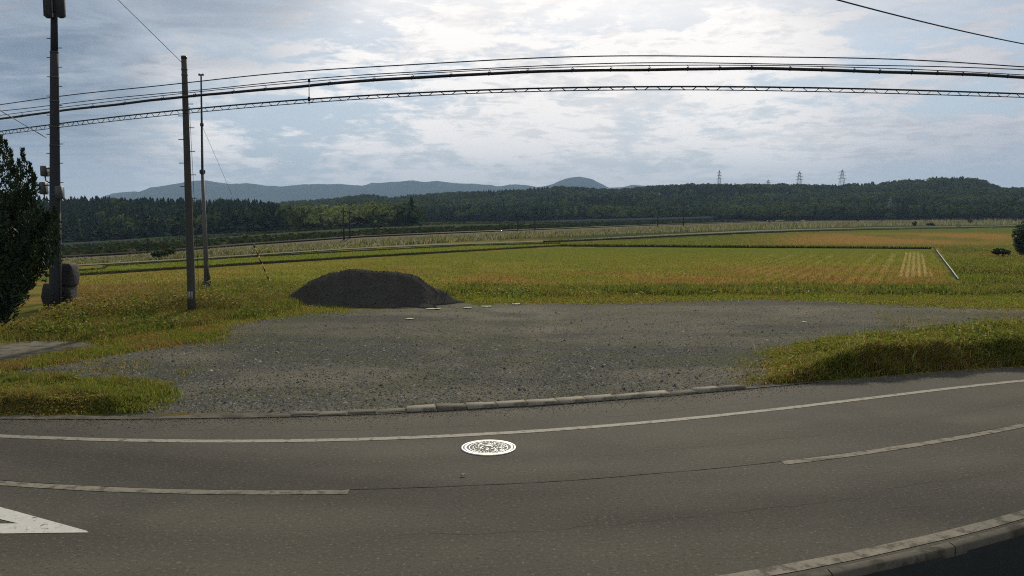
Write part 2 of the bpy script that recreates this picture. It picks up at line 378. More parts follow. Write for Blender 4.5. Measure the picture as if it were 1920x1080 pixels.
def colour_ground(px, py, x, y):
    n1 = fbm(x*.35, y*.35); n2 = fbm(x*1.4+9, y*1.4); n3 = fbm(x*.09+3, y*.05, 3); n4 = fbm(x*5, y*5, 2)
    c = np.zeros(px.shape+(3,))
    L_ = lambda a, b, t: a*(1-t[..., None])+b*t[..., None]
    green = np.array([.07, .085, .020]); dkgreen = np.array([.060, .080, .024]); dry = np.array([.18, .115, .04]); yel = np.array([.14, .125, .03]); earth = np.array([.07, .055, .032])
    base = L_(green*np.ones_like(c), yel, np.clip(ss(.35, .65, n2), 0, 1))
    base = L_(base, dry, ss(.50, .68, n1)*.8)
    # left verge: rusty dry grass
    wl = ss(560, 250, px)*ss(720, 620, py)*ss(530, 560, py)
    base = L_(base, dry, wl*ss(.3, .6, n2)*.8)
    rr_ = np.hypot(x, y); base = L_(base, np.array([.045, .055, .028]), ss(95, 130, rr_))
    # foreground edge soil
    base = L_(base, earth, ss(700, 770, py)*.6)
    return base, dict(n1=n1, n2=n2, n3=n3, n4=n4, L=L_, green=green, dk=dkgreen, dry=dry, yel=yel, earth=earth)
cx = (PX[:-1, :-1]+PX[1:, 1:])/2; cy = (PY[:-1, :-1]+PY[1:, 1:])/2
mx = (GX[:-1, :-1]+GX[1:, 1:])/2; my = (GY[:-1, :-1]+GY[1:, 1:])/2; fr = my > 2
jx = cx+26*(fbm(mx*1.1, my*1.1)-.5)+8*(vn(mx*6, my*6)-.5); jy = cy+10*(fbm(mx*1.3+40, my*1.1)-.5)*np.clip((cy-520)/60, 0.0, 1.6)
reg = np.zeros(cx.shape, int)
reg[fr & inpoly(jx, jy, LOT)] = 1
reg[fr & (reg == 0) & inpoly(cx, cy, MAIN)] = 2
reg[fr & (reg == 0) & inpoly(cx, cy, STRIP)] = 3
reg[fr & (reg == 0) & inpoly(cx, cy, FARF)] = 4
nr, nc = GX.shape
idx = np.arange(nr*nc).reshape(nr, nc)
quads = np.stack([idx[:-1, :-1], idx[:-1, 1:], idx[1:, 1:], idx[1:, :-1]], -1)[..., ::-1]
base, K = colour_ground(PX, PY, GX, GY)
L_ = K['L']
def sheet(name, r, cols, m, label=None):
    q = quads[reg == r].reshape(-1, 4)
    u, inv = np.unique(q.ravel(), return_inverse=True)
    v = np.stack([GX.ravel()[u], GY.ravel()[u], GZ.ravel()[u]], 1)
    o = mk(name, v, inv.reshape(-1, 4), m, None, cols.reshape(-1, 3)[u], True, 'structure')
    if label: o['label'] = label
    return o
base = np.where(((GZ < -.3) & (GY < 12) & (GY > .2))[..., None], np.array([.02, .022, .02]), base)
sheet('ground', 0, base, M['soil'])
# gravel: bluish grey, dusty wheel tracks, some moss tint
gcol = np.ones_like(base)*np.array([.088, .081, .058])
gcol = L_(gcol, np.array([.125, .112, .080]), ss(.42, .66, K['n1'])*.9)
gcol = L_(gcol, np.array([.040, .042, .036]), ss(.45, .62, fbm(GX*.25+50, GY*.5))*.8)
trk = np.exp(-((GX+1.9-.12*(GY-12))/.45)**2)+np.exp(-((GX+.3-.12*(GY-12))/.4)**2); gcol = L_(gcol, np.array([.135, .118, .08]), np.clip(trk, 0, 1)*.5*ss(.3, .6, K['n2'])*ss(27, 18, GY))
moss = ss(.5, .66, fbm(GX*.7+90, GY*1.6)); gcol = L_(gcol, np.array([.055, .062, .022]), moss*.55)
gcol = L_(gcol, np.array([.10, .09, .035]), ss(.45, .7, K['n2'])*ss(480, 200, PX)*.8)
sheet('gravel_lot', 1, gcol, M['gravel'])
# main field
olive = np.array([.135, .125, .024]); gr = np.array([.100, .118, .024]); rust = np.array([.19, .10, .034]); straw = np.array([.30, .235, .09])
fc = np.ones_like(base)*olive
fc = L_(fc, gr, np.clip(ss(500, 465, PY)*.75+ss(.5, .7, K['n3'])*.4, 0, 1))
pat = ss(.42, .62, fbm(GX*.16+8, GY*.10+3))*ss(492, 512, PY)*ss(545, 530, PY)*np.where(PX > 500, 1, .35)
fc = L_(fc, rust, pat*.85)
fc = L_(fc, np.array([.24, .18, .05]), ss(.4, .7, K['n1'])*.4*ss(480, 500, PY))
# rows running away from the camera at 25.8 deg
ux, uy = math.sin(math.radians(25.8)), math.cos(math.radians(25.8))
v_ = GX*uy-GY*ux; u_ = GX*ux+GY*uy
ROW0 = [(1690, 517), (1700, 474), (1728, 474), (1752, 517)]
inrow = ss(1395, 1440, PX)*ss(1760, 1740, PX)*ss(470, 476, PY)*ss(522, 516, PY)*ss(540, 470, PY+0*PX+(1700-PX)*.05)
rows = ss(.62, .9, np.abs(((v_/1.45) % 1)*2-1))*inrow
fc = L_(fc, straw, rows*.45*ss(.35, .6, fbm(GX*.5, GY*.2)))
strong = inpoly(PX, PY, [(1683, 519), (1697, 473), (1727, 473), (1750, 519)])
rows2 = ss(.3, .7, np.abs(((v_/.29) % 1)*2-1))*strong
fc = L_(fc, straw, rows2*.8)
sheet('rice_field', 2, fc, M['field'])
fc2 = np.ones_like(base)*np.array([.10, .125, .020]); fc2 = L_(fc2, np.array([.2, .18, .05]), ss(.5, .7, K['n1'])*.4)
sheet('green_paddy', 3, fc2, M['field'])
fc3 = np.ones_like(base)*np.array([.085, .10, .024])
fc3 = L_(fc3, np.array([.20, .12, .04]), ss(1300, 1560, PX+(PY-450)*6)*ss(434, 440, PY)*ss(460, 456, PY)*np.clip(ss(.3, .5, fbm(GX*.1, GY*.04)), .2, 1))
sheet('far_paddy', 4, fc3, M['field'])

# ------------------------------------------------------------------ road
XS = np.linspace(-34, 34, 280)
def ribbon(name, y0, y1, z, m, x=XS, kind='structure', z1=None, parent=None, smooth=False):
    x = np.asarray(x, float); a = np.stack([x, y0(x), np.full_like(x, z)], 1); b = np.stack([x, y1(x), np.full_like(x, z if z1 is None else z1)], 1)
    n = len(x); v = np.concatenate([a, b]); i = np.arange(n-1)
    return mk(name, v, np.stack([i, i+1, n+i+1, n+i], 1), m, parent, None, smooth, kind)
def road():
    ns = 90; ts = np.linspace(0, 1, ns); X, Tt = np.meshgrid(XS, ts, indexing='ij'); y0, y1 = Ykerb(X), Yedge(X); Y = y0*(1-Tt)+y1*Tt
    mid = Y-Ymid(X); base_ = np.array([.060, .055, .043])
    tr = sum(np.exp(-((mid-a)/.28)**2) for a in (-1.75, -.65, .55, 1.45))            # tyre-polished tracks
    k = 1+.16*tr*ss(.3, .6, fbm(X*.3, Y*2))-.12*np.exp(-((mid-1.0)/.2)**2)-.12*np.exp(-((mid+1.2)/.2)**2)+.28*(fbm(X*.5+30, Y*1.2)-.5)
    edge = ss(.8, .05, Yedge(X)-Y)*ss(.3, .6, fbm(X*1.2, Y*3+9))                        # dusty outer edge
    c = base_*k[..., None]; c = c*(1-edge[..., None]*.5)+np.array([.095, .083, .058])*edge[..., None]*.5
    patch = ((X > 3.4) & (X < 5.3) & (mid > -1.9) & (mid < -.9))
    i = np.arange(X.size).reshape(X.shape); q = np.stack([i[:-1, :-1], i[1:, :-1], i[1:, 1:], i[:-1, 1:]], -1).reshape(-1, 4)
    mk('road', np.stack([X, Y, 0*X], -1).reshape(-1, 3), q, M['road'], None, c.reshape(-1, 3), False, 'structure')
road()
wob = lambda x, a=.008: a*(vn(x*4, x*0)-.5)
ribbon('edge_line_marking', lambda x: Yfar(x)-.065+wob(x), lambda x: Yfar(x)+.065+wob(x+9), .004, M['paint'], x=np.linspace(-34, 34, 900))
ribbon('near_edge_line_marking', lambda x: Ynear(x)-.07+wob(x), lambda x: Ynear(x)+.075+wob(x+9), .004, M['paint_dull'], x=np.linspace(-34, 34, 900))
xe = flat(652, 925)[0]; xf = flat(1470, 870)[0]
ribbon('centre_line_marking', lambda x: Ymid(x)-.065+wob(x), lambda x: Ymid(x)+.065+wob(x+9), .004, M['paint_dull'], x=np.linspace(xe-5.4, xe, 160))
ribbon('centre_line_marking', lambda x: Ymid(x)-.065+wob(x), lambda x: Ymid(x)+.065+wob(x+9), .004, M['paint_dull'], x=np.linspace(xf, xf+5.4, 160))
ribbon('road_seam', lambda x: Ymid(x)+.075+.02*(vn(x*3, x*0+4)-.5), lambda x: Ymid(x)+.085+.02*(vn(x*3, x*0+4)-.5)+.012*vn(x*9, x*0), .0045, M['crack'], x=np.linspace(-9, 10, 900))
for nm, yc_, w_, x0_, x1_, sd in (('crack', lambda x: Yfar(x)+.5, .006, -5.5, 3.8, 3), ('crack', lambda x: Ymid(x)-1.2, .005, -1.0, 6.5, 9), ('crack', lambda x: Ymid(x)+.9, .004, 1.0, 7.5, 15)):
    ribbon('road_crack', lambda x, f=yc_, s_=sd: f(x)+.22*(fbm(x*1.5+s_, x*0+s_)-.5)+.03*(vn(x*14, x*0+s_)-.5), lambda x, f=yc_, s_=sd, w=w_: f(x)+.22*(fbm(x*1.5+s_, x*0+s_)-.5)+.03*(vn(x*14, x*0+s_)-.5)+w*(.2+vn(x*5, x*0+2*s_)), .0035, M['crack'], x=np.linspace(x0_, x1_, 700))
def grit(n):
    x = rng.uniform(-8, 9, n); off = rng.exponential(.16, n); y = Yedge(x)-off; z = np.full(n, .002); p = np.stack([x, y, z], 1)
    s = rng.uniform(.003, .010, n); oc = np.array([(1, 0, 0), (-1, 0, 0), (0, 1, 0), (0, -1, 0), (0, 0, .9)]); of = np.array([(0, 2, 4), (2, 1, 4), (1, 3, 4), (3, 0, 4)])
    vv = p[:, None]+oc[None]*s[:, None, None]*rng.uniform(.6, 1.4, (n, 5, 1)); ff = (of[None]+(np.arange(n)*5)[:, None, None]).reshape(-1, 3)
    g = rng.uniform(.05, .22, n); mk('grit', vv.reshape(-1, 3), ff, M['gravel'], None, np.repeat(np.stack([g, g*.95, g*.8], 1), 5, 0), kind='stuff')['label'] = 'loose grit washed along the far edge of the road'
grit(9000)
# gutter strip of worn concrete along the far edge
ribbon('gutter', lambda x: Yedge(x)-.02+.03*(vn(x*2, x*0)-.5), lambda x: Yedge(x)+.16+.12*(vn(x*3, x*0+7)-.5), .012, M['conc_dark'], x=np.linspace(-22, 5.2, 300))
# near kerb + ditch
def kerb_run():
    x = np.arange(-12, 16, 1.2)
    o = MB()
    for i in range(len(x)-1):
        a, b = x[i]+.006, x[i+1]-.006
        pts = []
        for X in (a, b):
            for (Y, Z) in ((Ykerb(X)-.002, -.05), (Ykerb(X)-.002, .025), (Ykerb(X)-.018, .03), (Yditch(X)+.015, .03), (Yditch(X), .02), (Yditch(X), -.05)):
                pts.append((X, float(Y), Z))
        q = [(k, k+1, k+7, k+6) for k in range(5)]; o.add(pts, q); o.add(pts, [(0, 1, 2, 3), (0, 3, 4, 5), (9, 8, 7, 6), (11, 10, 9, 6)])
    return o.build('near_kerb', M['conc_dark'], kind='structure')
kerb_run()
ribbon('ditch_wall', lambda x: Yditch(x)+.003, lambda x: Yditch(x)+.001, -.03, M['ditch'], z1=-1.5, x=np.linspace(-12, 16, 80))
# triangle marking lower left
def poly_px(name, outer, m, z=.004, kind='structure', quads_=None):
    x, y = flat([p[0] for p in outer], [p[1] for p in outer])
    v = np.stack([x, y, np.full(len(x), z)], 1)
    return mk(name, v, quads_, m, kind=kind)
poly_px('triangle_marking', [(-240, 889), (0, 951), (163, 996), (165, 999), (0, 1001), (-240, 1003), (-240, 925), (0, 974), (34, 982), (0, 982.5), (-240, 984)], M['paint_new'], .004,
        quads_=[np.array([(0, 6, 7, 1), (1, 7, 8, 2), (8, 9, 4, 3), (9, 10, 5, 4)]), np.array([(2, 8, 3)])])
# concrete slab left
def slab():
    P = [(-420, 745), (-80, 655), (70, 641), (130, 640), (185, 648), (140, 656), (70, 668), (0, 681), (-120, 705), (-420, 775)]
    x, y = flat([p[0] for p in P], [p[1] for p in P]); n = len(P)
    z = .035
    v = [(a, b, z) for a, b in zip(x, y)]+[(a, b, -.1) for a, b in zip(x, y)]
    fs = [(0, 1, 8, 9), (1, 2, 7, 8), (2, 3, 6, 7), (3, 4, 5, 6)]+[((i+1) % n, i, n+i, n+(i+1) % n) for i in range(n)]
    mk('concrete_pavement', v, np.array(fs), M['conc_dark'], kind='structure')
slab()
# ------------------------------------------------------------------ kerb blocks along the lot
edges = [542, 597, 652, 708, 763, 819, 875, 931, 987, 1043, 1096, 1150, 1204, 1254, 1304, 1350, 1396]
ordw = ['first', 'second', 'third', 'fourth', 'fifth', 'sixth', 'seventh', 'eighth', 'ninth', 'tenth', 'eleventh', 'twelfth', 'thirteenth', 'fourteenth', 'fifteenth', 'sixteenth']
kd = [.0, .0, .02, .01, .055, .05, .06, .06, .06, .055, .055, .05, .035, .02, .05, .045]
for i in range(16):
    pxa, pxb = edges[i]+1.2, edges[i+1]-1.2
    xa = flat(pxa, np.interp(pxa, [540, 1390], [781, 731]))[0]; xb = flat(pxb, np.interp(pxb, [540, 1390], [781, 731]))[0]
    xm = (xa+xb)/2; L = (xb-xa); sl_ = math.atan((Yedge(xb)-Yedge(xa))/(xb-xa))
    hgt = .022+kd[i]*.55
    b = MB().box((0, 0, hgt/2-.03), (L/math.cos(sl_), .20+random.uniform(-.02, .03), hgt+.06), 0, tilt=random.uniform(-.025, .025), bev=.014)
    V = np.concatenate(b.v); V += .014*(rng.random(V.shape)-.5); b.v = [V]
    o = b.build('kerb_block', M['kerb'] if i in (4, 6, 7, 8, 9, 10, 11, 12, 14) else M['kerb_dull'])
    o.location = (xm, float(Yedge(xm))+.12+random.uniform(-.02, .02), 0); o.rotation_euler = (0, 0, sl_+random.uniform(-.03, .03))
    look = 'pale worn' if i in (4, 6, 7, 8, 9, 10, 11, 12, 14) else 'sunken grey'
    tag(o, f'{look} kerb block, {ordw[i]} of the row counted from the left end', 'kerb block', 'kerb blocks between the gravel lot and the road')
# ------------------------------------------------------------------ manhole cover
def manhole():
    c = flat(916, 840); r = .5*101/F_PX*math.hypot(c[1], CZ)
    t = empty('manhole_cover', (float(c[0]), float(c[1]), 0)); tag(t, 'round bright metal manhole cover set in the road asphalt', 'manhole cover')
    def ring(mb, r0, r1, z0, z1, n=64):
        th = np.linspace(0, 2*math.pi, n, endpoint=False); v = []
        for (rr, zz) in ((r0, z0), (r0, z1), (r1, z1), (r1, z0)):
            v.append(np.stack([rr*np.cos(th), rr*np.sin(th), np.full(n, zz)], 1))
        q = [(a*n+k, a*n+(k+1) % n, (a+1)*n+(k+1) % n, (a+1)*n+k) for a in range(3) for k in range(n)]
        mb.add(np.concatenate(v), q)
    f = MB(); ring(f, r*.93, r, .002, .012); 
    f.build('frame', M['lidm'], t)
    th = np.linspace(0, 2*math.pi, 64, endpoint=False)
    d = MB(); v = np.concatenate([np.stack([r*.98*np.cos(th), r*.98*np.sin(th), np.full(64, .005)], 1), [(0, 0, .005)]])
    d.add(v, None, [(64, k, (k+1) % 64) for k in range(64)])
    lid = d.build('lid', M['lidd'], t)
    e = MB(); ring(e, r*.80, r*.905, .004, .011)
    ring(e, r*.685, r*.715, .004, .010)
    # raised relief: leaf-like chips all over, denser in two rings
    R2 = random.Random(3)
    for k in range(170):
        a = R2.uniform(0, 6.283); q = math.sqrt(R2.uniform(.02, 1))*r*.655
        cx_, cy_ = q*math.cos(a), q*math.sin(a)
        if abs(cx_) < r*.2 and abs(cy_-r*.3) < r*.14: continue
        e.box((cx_, cy_, .0065), (r*R2.uniform(.05, .11), r*R2.uniform(.04, .07), .006), R2.uniform(0, 3.1))
    # crescent hull emblem with a short bar under it
    n = 16; xs = np.linspace(-1, 1, n)
    up = np.stack([xs*r*.19, r*.30+0*xs, 0*xs+.011], 1); lo = np.stack([xs*r*.19, r*.30-r*.10*(1-xs**2), 0*xs+.011], 1)
    e.add(np.concatenate([up, lo]), [(k, n+k, n+k+1, k+1) for k in range(n-1)])
    e.box((0, r*.40, .008), (r*.30, r*.05, .006))
    for k in range(36):
        a = k*math.pi/18; e.box((r*.755*math.cos(a), r*.755*math.sin(a), .007), (r*.05, r*.03, .006), a)
    e.build('relief', M['lidm'], lid)
manhole()
# ------------------------------------------------------------------ gravel heap
def heap():
    O = np.array([(526, 578), (533, 577), (557, 557), (577, 543), (599, 527), (623, 517), (666, 509), (684, 507), (718, 510), (753, 510.5), (766, 514), (797, 526), (837, 550), (857, 563), (880, 569), (900, 572)], float)
    O[:, 0] -= np.interp(O[:, 0], [526, 700, 860], [20, 10, 2]); g = G1(690, 576); yc = g[1]+1.55
    p = at(O[:, 0], O[:, 1], yc); X, Z = p[:, 0], np.maximum(p[:, 2], 0)
    Zb = 0.0
    # remove the ground line seen at that distance
    gl = at(O[:, 0], O[:, 1]*0+572.5, yc)[:, 2]; Z = np.maximum(Z-np.minimum(gl, 0)*0-.0, 0)
    t = empty('gravel_heap', (float((X[0]+X[-1])/2), float(yc), 0))
    nx, ny = 170, 110
    xs = np.linspace(X[0]-.1, X[-1]+.2, nx); ys = np.linspace(-2.3, 2.3, ny)
    XX, YY = np.meshgrid(xs, ys, indexing='ij')
    zp = np.interp(XX, X, Z); 
    hw = np.clip(.45+zp*1.45, .3, 2.2)*np.where(YY < 0, 1.0, 1.1)
    tt = np.abs(YY)/hw
    prof = 1-ss(.08, 1.0, tt)*(.35)-.65*np.clip((tt-.12)/.88, 0, 1)
    # a spur of freshly tipped stone running down the right front
    h = zp*np.clip(prof, 0, 1)
    sx = (XX-np.interp(770, O[:, 0], X)); sp = np.exp(-((sx-.5*(-YY-.2))/.28)**2)*ss(0, -.5, YY)*ss(-2, -1.2, YY)
    h = h+.10*sp*(zp > .05)-.07*np.exp(-((sx+.45-.3*(-YY))/.16)**2)*ss(.1, -.4, YY)*(zp > .3)
    h = h+(fbm(XX*1.6, YY*1.6)-.5)*.10*ss(0, .3, h)+(fbm(XX*9, YY*9, 3)-.5)*.03*ss(0, .1, h)
    h = h+.05*np.sin(sx*7+YY*3)*ss(0, .3, sx)*ss(0, .3, h)
    h = h+.045*(np.abs(vn(XX*3.2+YY*1.2, YY*2.0)-.5)*2)*ss(.05, .4, h); h = np.where(h < .02, -.06, h)
    z = h+terr(XX, YY+yc, False)
    v = np.stack([XX-t.location.x, YY, z], -1).reshape(-1, 3)
    i = np.arange(nx*ny).reshape(nx, ny)
    q = np.stack([i[:-1, :-1], i[1:, :-1], i[1:, 1:], i[:-1, 1:]], -1).reshape(-1, 4)
    tag(t, 'low broad heap of dark grey crushed stone at the back of the gravel lot', 'gravel heap')
    mk('heap_body', v, q, M['pile'], t, smooth=False)
    # loose stones on and around it
    n = 2600
    k = rng.integers(0, len(v), n); k = k[h.ravel()[k] > .0]
    c = v[k]+np.stack([rng.normal(0, .04, len(k)), rng.normal(0, .04, len(k)), np.full(len(k), .01)], 1)
    s = rng.uniform(.008, .024, len(k))
    oc = np.array([(1, 0, 0), (-1, 0, 0), (0, 1, 0), (0, -1, 0), (0, 0, .8), (0, 0, -.8)]); of = np.array([(0, 2, 4), (2, 1, 4), (1, 3, 4), (3, 0, 4), (2, 0, 5), (1, 2, 5), (3, 1, 5), (0, 3, 5)])
    vv = c[:, None]+oc[None]*s[:, None, None]*rng.uniform(.6, 1.3, (len(k), 6, 1))
    ff = (of[None]+(np.arange(len(k))*6)[:, None, None]).reshape(-1, 3)
    lo = mk('loose_stones', vv.reshape(-1, 3), ff, M['pile'], t); lo['kind'] = 'stuff'
heap()
# loose stones over the lot (uncountable)
def stones(n):
    px = rng.uniform(0, 1920, n*2); py = 560+rng.random(n*2)**.8*215
    k = inpoly(px, py, LOT); px, py = px[k][:n], py[k][:n]
    p = ground(px, py); m = p[:, 1] > Yedge(p[:, 0])+.15; p = p[m]
    s = rng.uniform(.006, .02, len(p))*(1+1.0*(rng.random(len(p)) > .96))
    oc = np.array([(1, 0, 0), (-1, 0, 0), (0, 1, 0), (0, -1, 0), (0, 0, .8)]); of = np.array([(0, 2, 4), (2, 1, 4), (1, 3, 4), (3, 0, 4)])
    vv = p[:, None]+oc[None]*s[:, None, None]*rng.uniform(.6, 1.4, (len(p), 5, 1))
    ff = (of[None]+(np.arange(len(p))*5)[:, None, None]).reshape(-1, 3)
    g = rng.uniform(.035, .22, len(p))*(1+.8*(rng.random(len(p)) > .97)); col = np.stack([g, g, g*.88], 1)
    mk('gravel', vv.reshape(-1, 3), ff, M['gravel'], None, np.repeat(col, 5, 0), kind='stuff')['label'] = 'loose grey gravel scattered over the lot'
stones(45000)
# ------------------------------------------------------------------ grass and weeds
def scatter_poly(poly, n, sx=0, sy=0):
    P = np.array(poly, float); lo, hi = P.min(0), P.max(0); X = []; Y = []; got = 0
    while got < n:
        a = rng.uniform(lo[0], hi[0], n); b = rng.uniform(lo[1], hi[1], n); k = inpoly(a, b, poly); X.append(a[k]); Y.append(b[k]); got += k.sum()
    X, Y = np.concatenate(X)[:n], np.concatenate(Y)[:n]
    return X+rng.normal(0, 1, n)*sx, Y+rng.normal(0, 1, n)*sy
def blades(p, h, w, cols, lean=.5, sink=.01):
    n = len(p); h = h*rng.uniform(.45, 1.3, n); w = w*rng.uniform(.6, 1.4, n)
    a = rng.uniform(0, 2*math.pi, n); b = rng.uniform(0, 2*math.pi, n); l = rng.random(n)*lean*h
    dx, dy = np.cos(a)*w/2, np.sin(a)*w/2
    v = np.empty((n, 5, 3))
    v[:, 0] = p+np.stack([-dx, -dy, 0*dx-sink], 1); v[:, 1] = p+np.stack([dx, dy, 0*dx-sink], 1)
    mid = p+np.stack([np.cos(b)*l*.35, np.sin(b)*l*.35, h*.6], 1)
    v[:, 2] = mid+np.stack([dx*.7, dy*.7, 0*dx], 1); v[:, 3] = mid-np.stack([dx*.7, dy*.7, 0*dx], 1)
    v[:, 4] = p+np.stack([np.cos(b)*l, np.sin(b)*l, h], 1)
    i = (np.arange(n)*5)[:, None]
    return v.reshape(-1, 3), (i+np.array([0, 1, 2, 3])), (i+np.array([3, 2, 4])), np.repeat(cols, 5, 0)
def leaves(p, size, cols, hgt):
    n = len(p); u = rng.normal(size=(n, 3)); u /= np.linalg.norm(u, axis=1, keepdims=True); u[:, 2] = np.abs(u[:, 2])*.6
    w = np.cross(u, rng.normal(size=(n, 3))); w /= np.linalg.norm(w, axis=1, keepdims=True)+1e-9
    s = (size*rng.uniform(.5, 1.4, n))[:, None]; c = p+np.stack([0*s[:, 0], 0*s[:, 0], hgt*rng.random(n)], 1)
    v = np.stack([c-u*s, c+w*s*.5, c+u*s, c-w*s*.5], 1).reshape(-1, 3)
    i = (np.arange(n)*4)[:, None]
    return v, i+np.arange(4), np.empty((0, 3), int), np.repeat(cols, 4, 0)
def palette(n, cols, wts):
    c = np.array(cols)[rng.choice(len(cols), n, p=np.array(wts)/sum(wts))]; return c*rng.uniform(.7, 1.25, (n, 1))
GREEN = (.090, .125, .020); LIME = (.215, .235, .034); DKG = (.030, .045, .012); DRY = (.27, .19, .06); RUST = (.19, .105, .033); STRAW = (.32, .25, .11); OLV = (.155, .148, .030)
def veg(name, parts, m, label):
    V, Q, Tt, C, n = [], [], [], [], 0
    for (v, q, t, c) in parts:
        V.append(v); Q.append(q+n); C.append(c)
        if len(t): Tt.append(t+n)
        n += len(v)
    fs = [np.concatenate(Q).astype(np.int32)]+([np.concatenate(Tt).astype(np.int32)] if Tt else [])
    o = mk(name, np.concatenate(V), fs, m, None, np.concatenate(C), kind='stuff'); o['label'] = label
    return o
def patchcol(p, a, b, sc=.8, seed=0, lo=.42, hi=.58):
    t = ss(lo, hi, fbm(p[:, 0]*sc+seed, p[:, 1]*sc))[:, None] > rng.random((len(p), 1)); return np.where(t, b, a)
# right bank
def zone(poly, n, sx=14, sy=2.5):
    x, y = scatter_poly(poly, n, sx, sy); return ground(x, np.maximum(y, 470))
p = zone([(1345, 700), (1390, 722), (1560, 711), (1700, 701), (2000, 682), (2000, 592), (1800, 610), (1600, 632), (1480, 645), (1390, 664)], 90000, 16, 3)
p = p[p[:, 1] > Yedge(p[:, 0])+.02]
c = patchcol(p, palette(len(p), [GREEN, LIME, OLV, DKG], [4, 3, 3, 2]), palette(len(p), [DRY, OLV, RUST, STRAW], [3, 3, 1, .6]), .9, 3)
lf = (p[:, 0] < flat(1480, 690)[0])[:, None] & (rng.random((len(p), 1)) < .6); c = np.where(lf, palette(len(p), [DRY, OLV, RUST], [3, 2, 2]), c)
c = np.where(rng.random((len(p), 1)) < .35, palette(len(p), [OLV, GREEN, DRY, LIME], [3, 3, 2, 2]), c)
cl_ = .45+1.3*ss(.35, .7, fbm(p[:, 0]*2.2, p[:, 1]*2.2)); qx, qy = project(p[:, 0], p[:, 1], p[:, 2]); sk = rng.random(len(p)) < .18+.82*ss(1370, 1560, qx+30*(fbm(p[:, 0]*2, p[:, 1]*2)-.5)*4); p, c, cl_, qx = p[sk], c[sk], cl_[sk], qx[sk]; cl_ = cl_*(.3+.6*ss(1380, 1600, qx))
fe = p[:, 1]-Yedge(p[:, 0]); top = fe > .42
c = np.where((top & (rng.random(len(p)) < .62))[:, None], palette(len(p), [LIME, OLV, GREEN], [5, 2, 2]), c)  # more lime on the bank top: its sunlit look is put into the blade colour
dr = ss(1600, 1440, qx)*.5; c = np.where((rng.random(len(p)) < dr)[:, None], palette(len(p), [DRY, OLV, RUST], [4, 3, 1]), c)
gA = blades(p, .085*cl_*np.where(top, .5, 1.15), .014, c, 1.2)
k = rng.random(len(p)) < .08; gB = leaves(p[k], .03, c[k], .10)
veg('grass', [gA, gB], M['grass'], 'short green and dry grass covering the bank beside the road')
q = rng.random(len(p)) < .012; h_ = p[q]
veg('weeds', [blades(h_, .26, .010, palette(len(h_), [STRAW, OLV, GREEN], [2, 3, 3]), .9)], M['grass'], 'scattered taller weed stalks on the right bank')
# strip behind the lot
p = zone([(835, 552), (1000, 556), (1180, 556), (1420, 552), (1560, 553), (1960, 545), (1960, 578), (1790, 576), (1700, 571), (1560, 564), (1420, 560), (1180, 567), (1000, 568), (900, 565)], 46000)
c = patchcol(p, palette(len(p), [LIME, GREEN, OLV], [6, 1, 3]), palette(len(p), [DRY, OLV, RUST, LIME], [2, 3, .6, 3]), .5, 8)
veg('grass', [blades(p, .05, .03, c, 1.2)], M['grass'], 'yellow green grass strip behind the gravel lot')
p = zone([(840, 536), (1200, 538), (1960, 535), (1960, 552), (1400, 552), (1000, 556), (840, 557)], 30000)
c = patchcol(p, palette(len(p), [GREEN, DKG, LIME, OLV], [4, 1.5, 3, 3]), palette(len(p), [GREEN, OLV, DRY, LIME], [2, 4, 1.5, 2]), .5, 28)
veg('weeds', [blades(p, .13*(.4+1.2*ss(.4, .65, fbm(p[:, 0]*.8, p[:, 1]*.8))), .03, c, .9), leaves(p[::4], .05, c[::4], .12)], M['leaf'], 'dark green weeds along the near edge of the rice field')
# left mound
p = zone([(100, 600), (150, 575), (300, 538), (470, 527), (545, 533), (575, 548), (545, 580), (500, 592), (420, 600), (330, 618), (230, 630), (185, 640), (20, 640), (30, 622)], 52000)
mm = fbm(p[:, 0]*.9+5, p[:, 1]*.9)
c = patchcol(p, palette(len(p), [GREEN, DKG, LIME, OLV], [4, 1, 5, 3]), palette(len(p), [DRY, OLV, GREEN, RUST], [2, 4, 2, .6]), .9, 55, .46, .64)
qx, qy = project(p[:, 0], p[:, 1], p[:, 2]); rw = ss(440, 240, qx)*ss(618, 585, qy)*.75*ss(.3, .55, fbm(p[:, 0]*.8, p[:, 1]*.8+70)); c = np.where((rng.random(len(p)) < rw)[:, None], palette(len(p), [DRY, RUST, OLV], [4, 2, 2]), c)
hgt = .12+.34*ss(.45, .7, mm)
veg('weeds', [blades(p, .15, .018, c, .9), leaves(p[mm > .47][::2], .04, c[mm > .47][::2], hgt[mm > .47][::2])], M['leaf'], 'leafy weeds on the low mound around the two poles')
p = zone([(100, 605), (125, 540), (200, 535), (420, 530), (300, 545), (170, 580), (110, 610)], 14000)
c = palette(len(p), [DRY, RUST, OLV, STRAW], [4, 3, 3, .6])
veg('dry_grass', [blades(p, .14, .022, c, .9)], M['grass'], 'rusty dry grass between the left pole and the field')
p = zone([(0, 686), (60, 682), (180, 658), (330, 640), (400, 622), (400, 630), (330, 644), (200, 664), (60, 688), (0, 694), (-60, 706), (-60, 696)], 13000)
p2 = zone([(-60, 660), (20, 640), (180, 630), (390, 612), (420, 620), (400, 640), (190, 645), (60, 636), (-60, 654)], 12000); p = np.concatenate([p, p2])
c = patchcol(p, palette(len(p), [DRY, RUST, OLV], [3, 2, 3]), palette(len(p), [LIME, GREEN, OLV], [2, 2, 2]), 1.1, 95)
veg('dry_grass', [blades(p, .07, .013, c, .9)], M['grass'], 'short brown grass around the concrete pavement at the left')
p = zone([(-60, 705), (60, 706), (190, 712), (320, 718), (338, 745), (310, 770), (100, 779), (-60, 779)], 46000, 12, 2); p = p[p[:, 1] > Yedge(p[:, 0])+.1]
